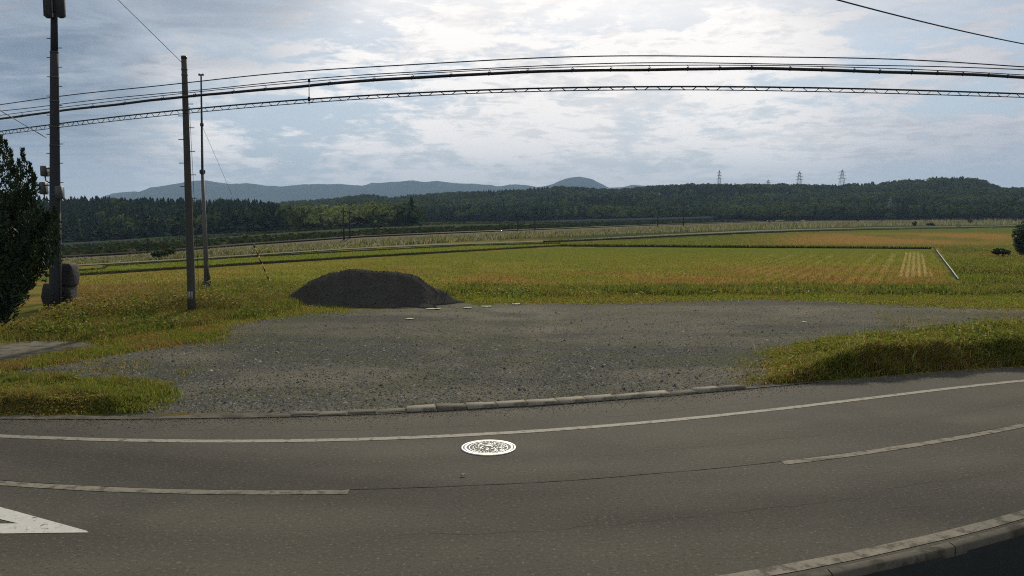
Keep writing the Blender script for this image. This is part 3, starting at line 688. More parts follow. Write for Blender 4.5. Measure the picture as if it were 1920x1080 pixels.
c = patchcol(p, palette(len(p), [LIME, GREEN, OLV, DKG], [3, 3, 3, 1]), palette(len(p), [DRY, RUST, OLV, STRAW], [3, 2, 3, .5]), 1.3, 75, .45, .6)
c = np.where(rng.random((len(p), 1)) < .45, palette(len(p), [OLV, GREEN, DRY, LIME], [3, 3, 1, 3]), c)
qx, qy = project(p[:, 0], p[:, 1], p[:, 2]); sk = rng.random(len(p)) < .15+.85*ss(345, 230, qx+120*(fbm(p[:, 0]*2, p[:, 1]*2)-.5)); p, c = p[sk], c[sk]
veg('grass', [blades(p, .07*(.4+1.3*ss(.35, .7, fbm(p[:, 0]*2.5, p[:, 1]*2.5))), .010, c, 1.1), leaves(p[::5], .02, c[::5], .05)], M['grass'], 'mossy green grass on the low bank at the left road edge')
p = zone([(-60, 620), (110, 590), (130, 560), (300, 530), (560, 525), (600, 560), (655, 580), (650, 586), (560, 592), (470, 602), (400, 626), (320, 642), (190, 656), (60, 682), (-60, 700)], 60000, 10, 2)
e_ = project(p[:, 0], p[:, 1], p[:, 2]); p = p[~inpoly(e_[0], e_[1], [(-60, 652), (70, 641), (130, 640), (183, 648), (130, 658), (70, 668), (-60, 694)])]
c = patchcol(p, palette(len(p), [LIME, OLV, GREEN], [4, 4, 1]), palette(len(p), [DRY, RUST, OLV, LIME], [3, 1, 4, 2]), .6, 33)
qx, qy = project(p[:, 0], p[:, 1], p[:, 2]); rw = ss(420, 200, qx)*.6*ss(.35, .6, fbm(p[:, 0]*.9, p[:, 1]*.9+30)); c = np.where((rng.random(len(p)) < rw)[:, None], palette(len(p), [DRY, RUST, OLV], [4, 2, 2]), c)
veg('grass', [blades(p, .06, .018, c, 1.1)], M['grass'], 'short olive and rusty grass on the left verge')
# sparse tufts within the lot
px, py = scatter_poly([(60, 706), (60, 690), (330, 652), (480, 604), (560, 592), (440, 640), (330, 720)], 2200); pa = ground(px, py)
px, py = scatter_poly([(1640, 575), (1790, 576), (1960, 580), (1960, 600), (1700, 615), (1640, 600)], 2600); pb = ground(px, py); p = np.concatenate([pa, pb])
p = p[fbm(p[:, 0]*.8, p[:, 1]*.8) > .48]
veg('grass', [blades(p, .05, .014, palette(len(p), [OLV, DRY, GREEN], [3, 3, 1]), 1.2)], M['grass'], 'sparse tufts of grass growing through the gravel')
# rice stubble
px, py = scatter_poly([(100, 533), (135, 519), (400, 502), (700, 484), (1050, 466), (1745, 470), (1795, 540), (900, 541), (600, 541), (300, 533)], 60000)
p = ground(px, py)
# snap to planting rows
vv = p[:, 0]*uy-p[:, 1]*ux; uu = p[:, 0]*ux+p[:, 1]*uy; qx, qy = project(p[:, 0], p[:, 1], p[:, 2]); vv = np.where((p[:, 0] > 12) & (qx < 1675) & (rng.random(len(vv)) < .5), np.round(vv/.6)*.6+rng.normal(0, .08, len(vv)), vv)
p = np.stack([vv*uy+uu*ux, -vv*ux+uu*uy, p[:, 2]], 1); p[:, 2] = terr(p[:, 0], p[:, 1])
qx, qy = project(p[:, 0], p[:, 1], p[:, 2])
c = palette(len(p), [OLV, GREEN, LIME], [5, 2, 3])
rp = ss(.42, .62, fbm(p[:, 0]*.16+8, p[:, 1]*.10+3))*ss(492, 512, qy)*np.where(qx > 500, 1, .35)
c = np.where((rng.random(len(p)) < rp*.8)[:, None], palette(len(p), [RUST, DRY, OLV], [3, 3, 2]), c)
st_ = inpoly(qx, qy, [(1683, 519), (1697, 473), (1727, 473), (1750, 519)])
vv = p[:, 0]*uy-p[:, 1]*ux; hi_ = np.abs(((vv/.29) % 1)*2-1) > .45
c = np.where((st_ & hi_)[:, None], palette(len(p), [STRAW, DRY], [3, 1]), c)
veg('rice_stubble', [blades(p, .07, .035, c, .9)], M['grass'], 'cut rice stubble with yellow green regrowth in rows')
px, py = scatter_poly(STRIP, 12000); p = ground(px, py)
veg('rice_stubble', [blades(p, .08, .05, palette(len(p), [LIME, GREEN, OLV], [3, 3, 2]), .6)], M['grass'], 'bright green regrowth in the narrow paddy')
px, py = scatter_poly(FARF, 24000); p = ground(px, py); qx, qy = project(p[:, 0], p[:, 1], p[:, 2])
t = ss(1300, 1560, qx+(qy-450)*6)*ss(434, 440, qy)
c = np.where((rng.random(len(p)) < t*.8)[:, None], palette(len(p), [DRY, RUST, STRAW], [4, 2, 1]), palette(len(p), [GREEN, OLV, LIME], [3, 3, 2]))
veg('rice_stubble', [blades(p, .10, .07, c, .6)], M['grass'], 'orange brown stubble and green grass in the far paddies')
# right-hand grass slope beyond the white channel edge
px, py = scatter_poly([(1757, 462), (1960, 462), (1960, 537), (1806, 537)], 26000); p = ground(px, py)
c = patchcol(p, palette(len(p), [GREEN, LIME, OLV], [4, 2, 2]), palette(len(p), [DKG, OLV, DRY], [3, 3, 1]), .15, 12)
veg('grass', [blades(p, .12, .04, c, .7)], M['grass'], 'rough green grass to the right of the pale channel edge')
# low levees (real ridges with a shaded near side)
def levee(name, pts, w, h, n, hgt=.16, cols=((GREEN, DKG, OLV), (3, 3, 2)), label=''):
    P = np.array(pts, float); xs = np.linspace(P[0, 0], P[-1, 0], 140); ys = np.interp(xs, P[:, 0], P[:, 1]); g = ground(xs, ys)
    tdir = np.gradient(g[:, :2], axis=0); tdir /= np.linalg.norm(tdir, axis=1, keepdims=True); nn = np.stack([-tdir[:, 1], tdir[:, 0]], 1)
    prof = [(-w/2-.05, -.05), (-w/2, .02), (-w/2+.12, h), (w/2-.12, h), (w/2, .02), (w/2+.05, -.05)]
    v = np.concatenate([np.stack([g[:, 0]+nn[:, 0]*a, g[:, 1]+nn[:, 1]*a, g[:, 2]+b*(.8+.4*vn(g[:, 0]*.7, g[:, 1]*.7))], 1) for a, b in prof]); m = len(xs)
    q = [(k*m+i, k*m+i+1, (k+1)*m+i+1, (k+1)*m+i) for k in range(5) for i in range(m-1)]
    mk(name, v, np.array(q), M['soil'], None, np.ones((len(v), 3))*np.array([.035, .033, .017]), False, 'structure')
    if n:
        i = rng.integers(0, m, n); a = rng.uniform(-w/2, w/2, n)
        j = rng.random(n); i2 = np.minimum(i+1, m-1); gg = g[i]*(1-j[:, None])+g[i2]*j[:, None]
        pp = np.stack([gg[:, 0]+nn[i, 0]*a, gg[:, 1]+nn[i, 1]*a, gg[:, 2]+h*.9], 1)
        veg('weeds', [blades(pp, hgt, .05, palette(n, *cols), .6)], M['leaf'], label)
levee('levee', [(110, 519), (135, 517.5), (400, 501), (700, 482), (1060, 461)], .30, .15, 2000, .06, label='thin grass on the dark bank between the paddies')
levee('levee', [(110, 507), (135, 504), (440, 484), (700, 470), (880, 461), (1050, 457)], .26, .12, 1600, .06, label='thin grass on the bank beyond the narrow green paddy')
levee('levee', [(1050, 462), (1300, 464), (1500, 465.5), (1745, 468)], .5, .12, 9000, .17, ((LIME, GREEN, DKG, STRAW), (2, 4, 3, 1)), label='taller green weeds on the bank across the fields')
levee('levee', [(1020, 455), (1160, 449), (1300, 442), (1500, 434), (1660, 431), (1900, 426)], .4, .2, 2500, .15, label='grass on the far bank beside the farm track')
# farm track, pale
def pxband(name, top, bot, m, dz, n=160):
    T_, B_ = np.array(top, float), np.array(bot, float); xs = np.linspace(max(T_[0, 0], B_[0, 0]), min(T_[-1, 0], B_[-1, 0]), n)
    a = ground(xs, np.interp(xs, T_[:, 0], T_[:, 1])); b = ground(xs, np.interp(xs, B_[:, 0], B_[:, 1])); a[:, 2] += dz; b[:, 2] += dz
    v = np.concatenate([b, a]); i = np.arange(n-1)
    return mk(name, v, np.stack([i, i+1, n+i+1, n+i], 1), m, kind='structure')
pxband('farm_track', [(100, 500), (345, 486), (640, 467), (800, 458.5), (1050, 450.5), (1250, 440), (1420, 432), (1560, 428.5), (1650, 426.5), (1980, 422)],
       [(100, 502), (345, 488), (640, 469), (800, 461.5), (1050, 453), (1250, 442.5), (1420, 434.5), (1560, 430), (1650, 427.5), (1980, 423)], M['track'], .06)
# ------------------------------------------------------------------ pampas belt and railway
TOPS = np.array([(60, 497), (115, 490), (345, 478), (500, 466), (700, 453), (960, 441), (1200, 431), (1440, 424), (1640, 420), (1990, 417)], float)
BOTS = np.array([(60, 503), (115, 497), (345, 485), (640, 466), (960, 448), (1200, 438), (1440, 430.5), (1640, 424.5), (1990, 421)], float)
def pampas(n):
    x = rng.uniform(60, 1985, n); t = rng.random(n); y = np.interp(x, BOTS[:, 0], BOTS[:, 1])*(1-t)+np.interp(x, TOPS[:, 0], TOPS[:, 1])*t
    p = ground(x, y); d = np.hypot(p[:, 0], p[:, 1])
    cl = ss(.35, .6, fbm(p[:, 0]*.12, p[:, 1]*.12))
    h = d*.0042*(.45+.8*cl)
    kk = rng.random(n) < .30
    c = np.where(kk[:, None], palette(n, [(.24, .22, .15), (.30, .28, .20)], [1, 1]), palette(n, [OLV, GREEN, DKG, (.22, .2, .09)], [3, 3, 2, 3]))
    A = blades(p, 1.0, .08, c, .6); v = A[0].reshape(n, 5, 3); v[:, :, 2] = p[:, None, 2]+(v[:, :, 2]-p[:, None, 2])*h[:, None]
    return veg('pampas_grass', [(v.reshape(-1, 3), A[1], A[2], A[3])], M['grass'], 'silvery pampas grass belt along the railway')
pampas(42000)
RT = np.array([(60, 489), (115, 484), (345, 470.5), (500, 458), (700, 444.5), (960, 433.5), (1240, 422.5), (1440, 416), (1640, 413.5), (1990, 411.5)], float)
def railway():
    xs = np.linspace(60, 1985, 200); g = ground(xs, np.interp(xs, TOPS[:, 0], TOPS[:, 1])-1.0)
    td = np.gradient(g[:, :2], axis=0); td /= np.linalg.norm(td, axis=1, keepdims=True); nn = np.stack([-td[:, 1], td[:, 0]], 1)
    # top height from the line seen in the picture
    d = raydir(xs, np.interp(xs, RT[:, 0], RT[:, 1])); zt = CZ+d[:, 2]*(g[:, 1]+2)/d[:, 1]; zt = np.maximum(zt, g[:, 2]+.15)
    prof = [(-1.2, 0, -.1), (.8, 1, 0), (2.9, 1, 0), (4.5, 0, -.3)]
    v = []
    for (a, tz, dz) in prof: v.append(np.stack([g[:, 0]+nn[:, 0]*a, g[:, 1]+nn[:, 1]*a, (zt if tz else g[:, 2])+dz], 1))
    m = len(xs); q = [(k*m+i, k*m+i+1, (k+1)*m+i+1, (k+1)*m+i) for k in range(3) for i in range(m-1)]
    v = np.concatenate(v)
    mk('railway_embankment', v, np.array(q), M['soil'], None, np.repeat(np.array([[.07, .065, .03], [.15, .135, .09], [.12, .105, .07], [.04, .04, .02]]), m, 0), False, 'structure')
    for a in (1.3, 2.4):
        mb = MB(); mb.tube(np.stack([g[:, 0]+nn[:, 0]*a, g[:, 1]+nn[:, 1]*a, zt+.12], 1), .11, 4); mb.build('rail', M['crack'], kind='structure')
    return g, nn, zt
rg, rn, rz_ = railway()
# ------------------------------------------------------------------ viaduct
VT = np.array([(-60, 468), (115, 456.5), (345, 446), (631, 430), (700, 424.5), (971, 415.6), (1100, 411.5), (1300, 406.5), (1510, 401), (1640, 398.5)], float)
def viaduct():
    A = raydir(-40, 470)[:2]*225; B = raydir(1630, 404)[:2]*640
    root = empty('railway_viaduct', (float(A[0]), float(A[1]), 0)); tag(root, 'long grey concrete viaduct crossing behind the fields', 'viaduct')
    n = 160; t = np.linspace(0, 1, n); X = A[0]+(B[0]-A[0])*t; Y = A[1]+(B[1]-A[1])*t
    px, _ = project(X, Y, 0*X); d = raydir(px, np.interp(px, VT[:, 0], VT[:, 1])); zt = CZ+d[:, 2]*Y/d[:, 1]
    zg = terr(X, Y); dirv = (B-A)/np.linalg.norm(B-A); nn = np.array([-dirv[1], dirv[0]])
    ox, oy = A
    def run(name, a0, a1, z0, z1, m, sel=slice(None)):
        x, y = X[sel]-ox, Y[sel]-oy; v = []
        for (a, z) in ((a0, z0[sel]), (a0, z1[sel]), (a1, z1[sel]), (a1, z0[sel])): v.append(np.stack([x+nn[0]*a, y+nn[1]*a, z], 1))
        k = len(x); q = [(r*k+i, r*k+i+1, ((r+1) % 4)*k+i+1, ((r+1) % 4)*k+i) for r in range(4) for i in range(k-1)]
        return mk(name, np.concatenate(v), np.array(q), m, root)
    H = np.interp(px, [0, 400, 1000, 1640], [2.0, 2.2, 3.2, 4.5])
    run('deck', 0, 9, zt-H*.42, zt-H*.30, M['viaduct'])
    run('parapet', -.15, .15, zt-H*.42+.05, zt, M['viaduct']); run('parapet', 8.85, 9.15, zt-H*.42+.05, zt-.2, M['viaduct'])
    L = np.linalg.norm(B-A); s = 0
    for k in range(92):
        tt = (k+.5)/92
        x, y = A+(B-A)*tt; i = int(tt*(n-1)); hh = zt[i]-H[i]*.42
        mb = MB()
        mb.box((x-ox+nn[0]*4.5, y-oy+nn[1]*4.5, (hh+zg[i]-.6)/2), (1.0, 8.4, hh-zg[i]+.6), math.atan2(dirv[1], dirv[0]), bev=.1)
        mb.build('pillar', M['viaduct'], root)
    # earth shoulder at its foot
    v = []
    for (a, z) in ((-9, zg-.4), (-1.0, zg+.9), (10, zg+.9), (16, zg-.4)): v.append(np.stack([X+nn[0]*a, Y+nn[1]*a, z], 1))
    q = [(r*n+i, r*n+i+1, (r+1)*n+i+1, (r+1)*n+i) for r in range(3) for i in range(n-1)]
    mk('viaduct_verge', np.concatenate(v), np.array(q), M['hill'], kind='structure')
    # scrub in front
    px_ = rng.uniform(100, 1980, 16000); yb = np.interp(px_, RT[:, 0], RT[:, 1]); yt = np.interp(px_, VT[:, 0], VT[:, 1])+10; q_ = ground(px_, yb-(yb-yt)*rng.random(16000)); q_ = q_[np.hypot(q_[:, 0], q_[:, 1]) < 560]
    veg('scrub', [leaves(q_, .0045*np.hypot(q_[:, 0], q_[:, 1]), palette(len(q_), [DKG, (.035, .05, .02), (.05, .06, .025), (.09, .085, .04)], [3, 3, 3, 1]), .5)], M['forest'], 'dark scrub and reeds between the railway and the viaduct')
    m_ = 9000; tt = rng.random(m_); a = rng.uniform(-14, -1, m_); p = np.stack([A[0]+(B[0]-A[0])*tt+nn[0]*a, A[1]+(B[1]-A[1])*tt+nn[1]*a], 1)
    p = np.stack([p[:, 0], p[:, 1], terr(p[:, 0], p[:, 1])], 1)
    veg('scrub', [leaves(p, .5, palette(m_, [DKG, (.05, .07, .03), (.08, .09, .04), (.14, .13, .07)], [3, 3, 2, 1]), .9)], M['forest'], 'low dark scrub in front of the viaduct')
viaduct()
# ------------------------------------------------------------------ hills and forest
def hill_layer(name, ridge, r0, r1, r2, treeh, px0, px1, seed):
    Rg = np.array(ridge, float); nA, nR = 260, 60
    pxs = np.linspace(px0, px1, nA); rs = np.linspace(r0, r2, nR)
    d = raydir(pxs, np.interp(pxs, Rg[:, 0], Rg[:, 1])); hd = np.hypot(d[:, 0], d[:, 1]); el = d[:, 2]/hd
    ridge_z = CZ+el*r1-treeh*.75
    def height(px, r):
        rzv = np.interp(px, pxs, ridge_z); az = np.arctan((px-960)/F_PX); x, y = r*np.sin(az), r*np.cos(az)
        b = terr(x, y, False); t = np.where(r < r1, ss(r0, r1, r), 1-ss(r1, r2, r)*.8)
        # spurs and hollows that die out at foot and crest
        w = t*(1-t)*4*(r < r1)
        return b+(np.maximum(rzv, b)-b)*t*(1+.0*r)+w*(fbm(x*.012+seed, y*.012, 4)-.5)*.55*np.maximum(rzv-b, 6)
    PXg, RGg = np.meshgrid(pxs, rs, indexing='ij'); az = np.arctan((PXg-960)/F_PX)
    Zg = height(PXg, RGg); v = np.stack([RGg*np.sin(az), RGg*np.cos(az), Zg-.3], -1).reshape(-1, 3)
    i = np.arange(nA*nR).reshape(nA, nR); q = np.stack([i[:-1, :-1], i[1:, :-1], i[1:, 1:], i[:-1, 1:]], -1).reshape(-1, 4)
    mk(name, v, q, M['hill'], smooth=True, kind='structure')
    return height
def proto_conifer():
    v, t = [], []; n = 0
    for k in range(11):
        z = .06+k*.085; r = .30*(1-z)+.03
        for j in range(7):
            a = random.uniform(0, 6.28); da = random.uniform(.35, .6); rr = r*random.uniform(.7, 1.25)
            v += [(0, 0, z+.13), (rr*math.cos(a-da), rr*math.sin(a-da), z-.02*random.random()), (rr*1.15*math.cos(a), rr*1.15*math.sin(a), z-.06*random.random()), (rr*math.cos(a+da), rr*math.sin(a+da), z)]
            t += [(n, n+1, n+2), (n, n+2, n+3)]; n += 4
    v += [(-.03, 0, .88), (.03, 0, .88), (0, 0, 1.04)]; t += [(n, n+1, n+2)]
    return np.array(v), np.array(t)
def proto_broad():
    v, t = [], []; n = 0
    lobes = [(random.uniform(-.25, .25), random.uniform(-.25, .25), random.uniform(.45, .8), random.uniform(.2, .34)) for _ in range(6)]
    for k in range(120):
        lx, ly, lz, lr = random.choice(lobes); d = np.random.default_rng(k+int(lx*1e4) % 999).normal(size=3); d /= np.linalg.norm(d); d[2] = abs(d[2])*.9-.15
        c = np.array([lx, ly, lz])+d*lr*random.uniform(.75, 1.05); u = np.cross(d, (random.random(), random.random(), random.random())); u /= np.linalg.norm(u); w = np.cross(d, u)
        s = random.uniform(.05, .11); jig = d*random.uniform(-.03, .03)
        v += [c+u*s, c-u*s*.6+w*s+jig, c-u*s*.6-w*s-jig]; t += [(n, n+1, n+2)]; n += 3
    return np.array(v), np.array(t)
CONS = [proto_conifer() for _ in range(6)]; BRDS = [proto_broad() for _ in range(8)]
def forest(name, height, n, px0, px1, r0, r1, conf, th, label, cfn, rb=0):
    PXr = rng.uniform(px0, px1, n); u = rng.random(n); R = np.sqrt(r0*r0+(r1*r1-r0*r0)*u)
    az = np.arctan((PXr-960)/F_PX); x, y = R*np.sin(az), R*np.cos(az); z = height(PXr, R)
    isC = rng.random(n) < conf(PXr, R, x, y)
    V, Tt, C, off = [], [], [], 0
    ptype = np.where(isC, rng.integers(0, 6, n), 6+rng.integers(0, 8, n))
    for k in range(14):
        idx_ = np.where(ptype == k)[0]
        if not len(idx_): continue
        pv, pt = (CONS+BRDS)[k]; m_ = len(idx_); s = th*rng.uniform(.7, 1.25, m_)*(1.0 if k < 6 else .95); wd = s*(1.0 if k < 6 else rng.uniform(.85, 1.3, m_)); a = rng.uniform(0, 6.28, m_)
        ca, sa = np.cos(a), np.sin(a)
        vx = (pv[None, :, 0]*ca[:, None]-pv[None, :, 1]*sa[:, None])*wd[:, None]+x[idx_, None]
        vy = (pv[None, :, 0]*sa[:, None]+pv[None, :, 1]*ca[:, None])*wd[:, None]+y[idx_, None]
        vz = pv[None, :, 2]*s[:, None]+z[idx_, None]-.3
        V.append(np.stack([vx, vy, vz], -1).reshape(-1, 3)); Tt.append((pt[None]+(np.arange(m_)*len(pv))[:, None, None]).reshape(-1, 3)+off); off += m_*len(pv)
        c = cfn(isC[idx_], PXr[idx_], R[idx_], x[idx_], y[idx_])*rng.uniform(.8, 1.2, (m_, 1)); C.append(np.repeat(c, len(pv), 0)*rng.uniform(.92, 1.08, (m_*len(pv), 1)))
    o = mk(name, np.concatenate(V), np.concatenate(Tt), M['forest'], None, np.concatenate(C), kind='stuff'); o['label'] = label
def fcol(isC, px, r, x, y):
    a = np.where(isC[:, None], np.array([.022, .038, .020]), np.array([.050, .070, .026])); w = ss(.5, .7, fbm(x*.02, y*.02))[:, None]
    a = a*(1-.0*w)+np.where(isC[:, None], 0, 1)*w*np.array([.03, .03, .004])
    return a
def fcol1(isC, px, r, x, y):
    a = fcol(isC, px, r, x, y); g = (ss(520, 570, px)*ss(760, 700, px))[:, None]
    return a*(1-g)+np.array([.16, .19, .055])*g
H1 = hill_layer('hill', [(-400, 372), (60, 382), (340, 386), (470, 387), (520, 393), (560, 400), (620, 414), (700, 428), (900, 440)], 300, 470, 700, 8, -420, 900, 3)
forest('forest', H1, 3600, -380, 780, 295, 505, lambda p, r, x, y: np.where(p < 540, .88, .1), 8.5, 'dark cedar forest mass at the left behind the viaduct', fcol1)
H2 = hill_layer('hill', [(200, 392), (520, 386), (560, 382), (640, 376), (690, 370), (735, 376), (780, 371), (850, 366), (930, 364), (980, 361), (1050, 355), (1100, 358), (1150, 361), (1210, 355), (1280, 352), (1400, 352), (1500, 352), (1560, 354), (1580, 351), (1650, 349), (1690, 343), (1730, 344), (1745, 340), (1800, 339), (1830, 342), (1855, 352), (1878, 360), (1890, 359), (1960, 360), (2300, 366)], 560, 980, 1500, 9, 200, 2250, 9)
forest('forest', H2, 10500, 380, 2150, 555, 1010, lambda p, r, x, y: ss(.46, .60, fbm(x*.01+3, y*.01))*.8, 9.5, 'hazy mixed woodland on the long hill', fcol)
H3 = hill_layer('hill', [(300, 398), (600, 396), (640, 391), (720, 384), (800, 378), (880, 388), (960, 384), (1080, 372), (1200, 374), (1300, 382), (1500, 378), (1600, 374), (1700, 366), (1850, 372), (2250, 380)], 500, 700, 900, 9, 300, 2250, 31)
forest('forest', H3, 6500, 560, 2150, 495, 720, lambda p, r, x, y: ss(.46, .60, fbm(x*.012+13, y*.012))*.8, 8.5, 'nearer wooded spurs at the foot of the hill', fcol)
# ------------------------------------------------------------------ far mountains
def mountains():
    Rg = np.array([(-600, 372), (-200, 380), (60, 384), (100, 381), (125, 376), (145, 375), (165, 379), (178, 380), (195, 371), (215, 363), (240, 360), (265, 360), (285, 353), (315, 348), (345, 343), (370, 339), (390, 338.5), (410, 342), (440, 346), (460, 344), (480, 345), (505, 349), (530, 350), (560, 347), (610, 346), (640, 345), (680, 349), (700, 344), (740, 342), (775, 338.5), (795, 342), (820, 339.5), (845, 343), (870, 345), (900, 346), (935, 350), (965, 346), (990, 348), (1010, 352), (1035, 346), (1050, 339), (1065, 334), (1085, 331.5), (1105, 335), (1125, 344), (1140, 352), (1165, 351), (1185, 347), (1215, 349), (1240, 352), (1400, 358), (2000, 362), (2600, 356)], float)
    r1 = 5200.0; nA, nR = 900, 46; pxs = np.linspace(-600, 2600, nA); rs = np.linspace(3600, 7000, nR)
    d = raydir(pxs, np.interp(pxs, Rg[:, 0], Rg[:, 1])); el = d[:, 2]/np.hypot(d[:, 0], d[:, 1]); zr = CZ+el*r1
    PXg, Rr = np.meshgrid(pxs, rs, indexing='ij'); az = np.arctan((PXg-960)/F_PX); x, y = Rr*np.sin(az), Rr*np.cos(az)
    t = np.where(Rr < r1, ss(3600, r1, Rr), 1-ss(r1, 7000, Rr)); w = t*(1-t)*4
    z = -40+(zr[:, None]+40)*t+w*(fbm(x*.0016, y*.0016, 5)-.5)*110*(Rr < r1)-60*w*(Rr > r1)
    j = int(np.argmin(abs(rs-r1))); z[:, j] = zr+(fbm(pxs*.09, pxs*0+4, 4)-.5)*13
    v = np.stack([x, y, z], -1).reshape(-1, 3); i = np.arange(nA*nR).reshape(nA, nR); q = np.stack([i[:-1, :-1], i[1:, :-1], i[1:, 1:], i[:-1, 1:]], -1).reshape(-1, 4)
    mk('mountains', v, q, M['mount'], smooth=True, kind='structure')
mountains()
# ------------------------------------------------------------------ poles
def pole_leaning(base, toppx, toppy, dist):
    return np.array(base), at(toppx, toppy, dist)
def pole345():
    b = G1(360, 588); b[2] -= .1; top = at(345, 108, b[1]+.0)
    t = empty('utility_pole', tuple(float(a) for a in b)); tag(t, 'plain concrete utility pole with white stripes near its foot', 'utility pole')
    ax = top-b; k = lambda s: ax*s
    mpx = np.hypot(b[0], b[1])/F_PX
    r0, r1_ = 7.2*mpx, 4.6*mpx
    mb = MB(); ss_ = np.linspace(0, 1, 12); mb.tube([k(s) for s in ss_], r0+(r1_-r0)*ss_, 20); mb.build('shaft', M['pole'], t, smooth=True)
    mb = MB(); mb.tube([k(.995), k(1.006)], r1_*1.08, 20); mb.build('cap', M['black'], t)
    for s in (.80, .955, .935): 
        mb = MB(); rr = r0+(r1_-r0)*s; mb.tube([k(s-.002), k(s+.003)], rr*1.12, 20); mb.build('band', M['galv'], t)
    for i in range(11):
        s = .42+i*.045; rr = r0+(r1_-r0)*s; sg = 1 if i % 2 else -1; mb = MB(); c = k(s); mb.tube([c+np.array([sg*rr*.8, 0, 0]), c+np.array([sg*(rr+.13), 0, 0]), c+np.array([sg*(rr+.13), 0, .03])], .012, 6); mb.build('step_bolt', M['galv'], t)
    for dx in (-.55, 0, .55):   # white stripes
        c = k(.088); rr = (r0+(r1_-r0)*.09); a = dx*.9; u = np.array([math.sin(a), -math.cos(a)]); mb = MB()
        mb.box((c[0]+u[0]*(rr+.003), c[1]+u[1]*(rr+.003), c[2]), (.022, .008, .20), math.atan2(u[0], -u[1])); mb.build('stripe', M['stripe'], t)
    return b, top
pb, ptop = pole345()
def left_pole():
    b = G1(104, 580); b[2] -= .1; D = b[1]; top = at(101, -60, D)
    P = np.array([(104, 580), (97, 430), (94, 330), (95, 260), (96, 180), (99, 98), (101, 20), (101, -60)], float)
    t = empty('antenna_pole', tuple(float(a) for a in b)); tag(t, 'tall dark pole with antenna panels on top and boxes halfway up', 'antenna pole')
    z = np.array([at(p[0], p[1], D)[2] for p in P]); zt = top[2]
    def c(s): return (top-b)*s
    mpx = np.hypot(b[0], b[1])/F_PX
    def sz(py): return float((at(100, py, D)[2]-b[2])/(zt-b[2]))
    sA = np.array([0, sz(430), sz(273)]); mb = MB(); mb.tube([c(s) for s in np.linspace(0, sz(98), 10)], np.linspace(9.8, 6.2, 10)*mpx, 20); mb.build('shaft', M['pole_dark'], t, smooth=True)
    mb = MB(); mb.tube([c(sz(98)), c(sz(20)), c(1)], np.array([5.6, 5.0, 5.0])*mpx, 16); mb.build('upper_shaft', M['pole_dark'], t, smooth=True)
    for py in (98, 145, 190, 238, 273, 366):
        s = sz(py); r = np.interp(py, [98, 580], [6.4, 10.2])*mpx; mb = MB(); mb.tube([c(s-.0012), c(s+.0018)], r*1.06, 20); mb.build('band', M['galv'], t)
    for i in range(17):
        py = 72+i*18; s = sz(py); r = np.interp(py, [98, 580], [6, 9.8])*mpx; sg = 1 if i % 2 else -1; q = c(s); mb = MB()
        mb.tube([q+np.array([sg*r*.8, 0, 0]), q+np.array([sg*(r+.10), 0, 0]), q+np.array([sg*(r+.10), 0, .03])], .012, 6); mb.build('step_bolt', M['galv'], t)
    def bx(name, px, py, w, h, dd, m, off=0.0, bev=.02):
        p = at(px, py, D+off)-b; mb = MB(); mb.box((p[0], p[1], p[2]), (w*mpx, dd, h*mpx), 0, bev=bev); o = mb.build(name, m, t); return o, p
    for (px, py, w, h) in ((84, 321, 7, 17), (82, 353, 7, 20), (108.5, 361, 14, 21)):
        o, p = bx('equipment_box', px, py, w, h, .25, M['box'])
        q = c(sz(py)); mb = MB(); mb.tube([p+np.array([0, 0, h*.25*mpx]), np.array([q[0], q[1], p[2]+h*.25*mpx])], .02, 6); mb.build('bracket', M['galv'], o)
        mb = MB(); mb.tube([p+np.array([0, 0, -h*.5*mpx]), p+np.array([.02, 0, -h*.5*mpx-.12]), np.array([q[0], q[1]-.1, p[2]-h*.5*mpx-.25])], .018, 6); mb.build('cable_tail', M['wire'], o)
    for (px, dy) in ((88.5, -.25), (101, .28), (112.5, -.2)):
        o, p = bx('antenna_panel', px, -18, 10.5, 86, .16, M['panel'], dy, .05)
        q = c(sz(18)); 
        for zz in (-.5, .35):
            mb = MB(); mb.tube([p+np.array([0, 0, zz*1.0]), np.array([q[0], q[1], p[2]+zz])], .022, 6); mb.build('bracket', M['galv'], o)
    # conduit running down the shaft
    mb = MB(); r = 9.5*mpx; mb.tube([c(0)+np.array([r+.02, -.05, 0]), c(sz(400))+np.array([.78*r+.03, -.05, 0])], .03, 8); mb.build('conduit', M['galv'], t)
    return b, D
lb, LD = left_pole()
# stone blocks round the foot of the left pole
def block(px, py, w, h, dep, off, label, seed):
    g = G1(px, py); g[1] += off; m_ = np.hypot(g[0], g[1])/F_PX; rs_ = np.random.default_rng(seed)
    n1, n2 = 14, 18; v = []
    for i in range(n1+1):
        ph = math.pi*i/n1
        for j in range(n2):
            th = 2*math.pi*j/n2; e = lambda q: math.copysign(abs(q)**.30, q)
            v.append((e(math.sin(ph))*e(math.cos(th))*w/2*m_, e(math.sin(ph))*e(math.sin(th))*dep/2, e(math.cos(ph))*h/2*m_+h/2*m_))
    v = np.array(v); v += (.16*(fbm(v[:, 0]*2.5+seed, v[:, 2]*2.5+v[:, 1])-.5))[:, None]*np.array([1, 1, .6])
    q = [(i*n2+j, i*n2+(j+1) % n2, (i+1)*n2+(j+1) % n2, (i+1)*n2+j) for i in range(n1) for j in range(n2)]
    o = mk('stone_block', v, np.array(q)[:, ::-1], M['stone'], smooth=True); o.location = (g[0], g[1], terr(g[0], g[1])-.05)
    tag(o, label, 'stone block', 'weathered stone blocks around the left pole'); return o
b1 = block(86, 580, 22, 44, .5, .35, 'squat rounded stone block to the left of the antenna pole foot', 4)
b2 = block(119, 578, 23, 38, .5, .30, 'lower of two stacked stone blocks right of the antenna pole foot', 8)
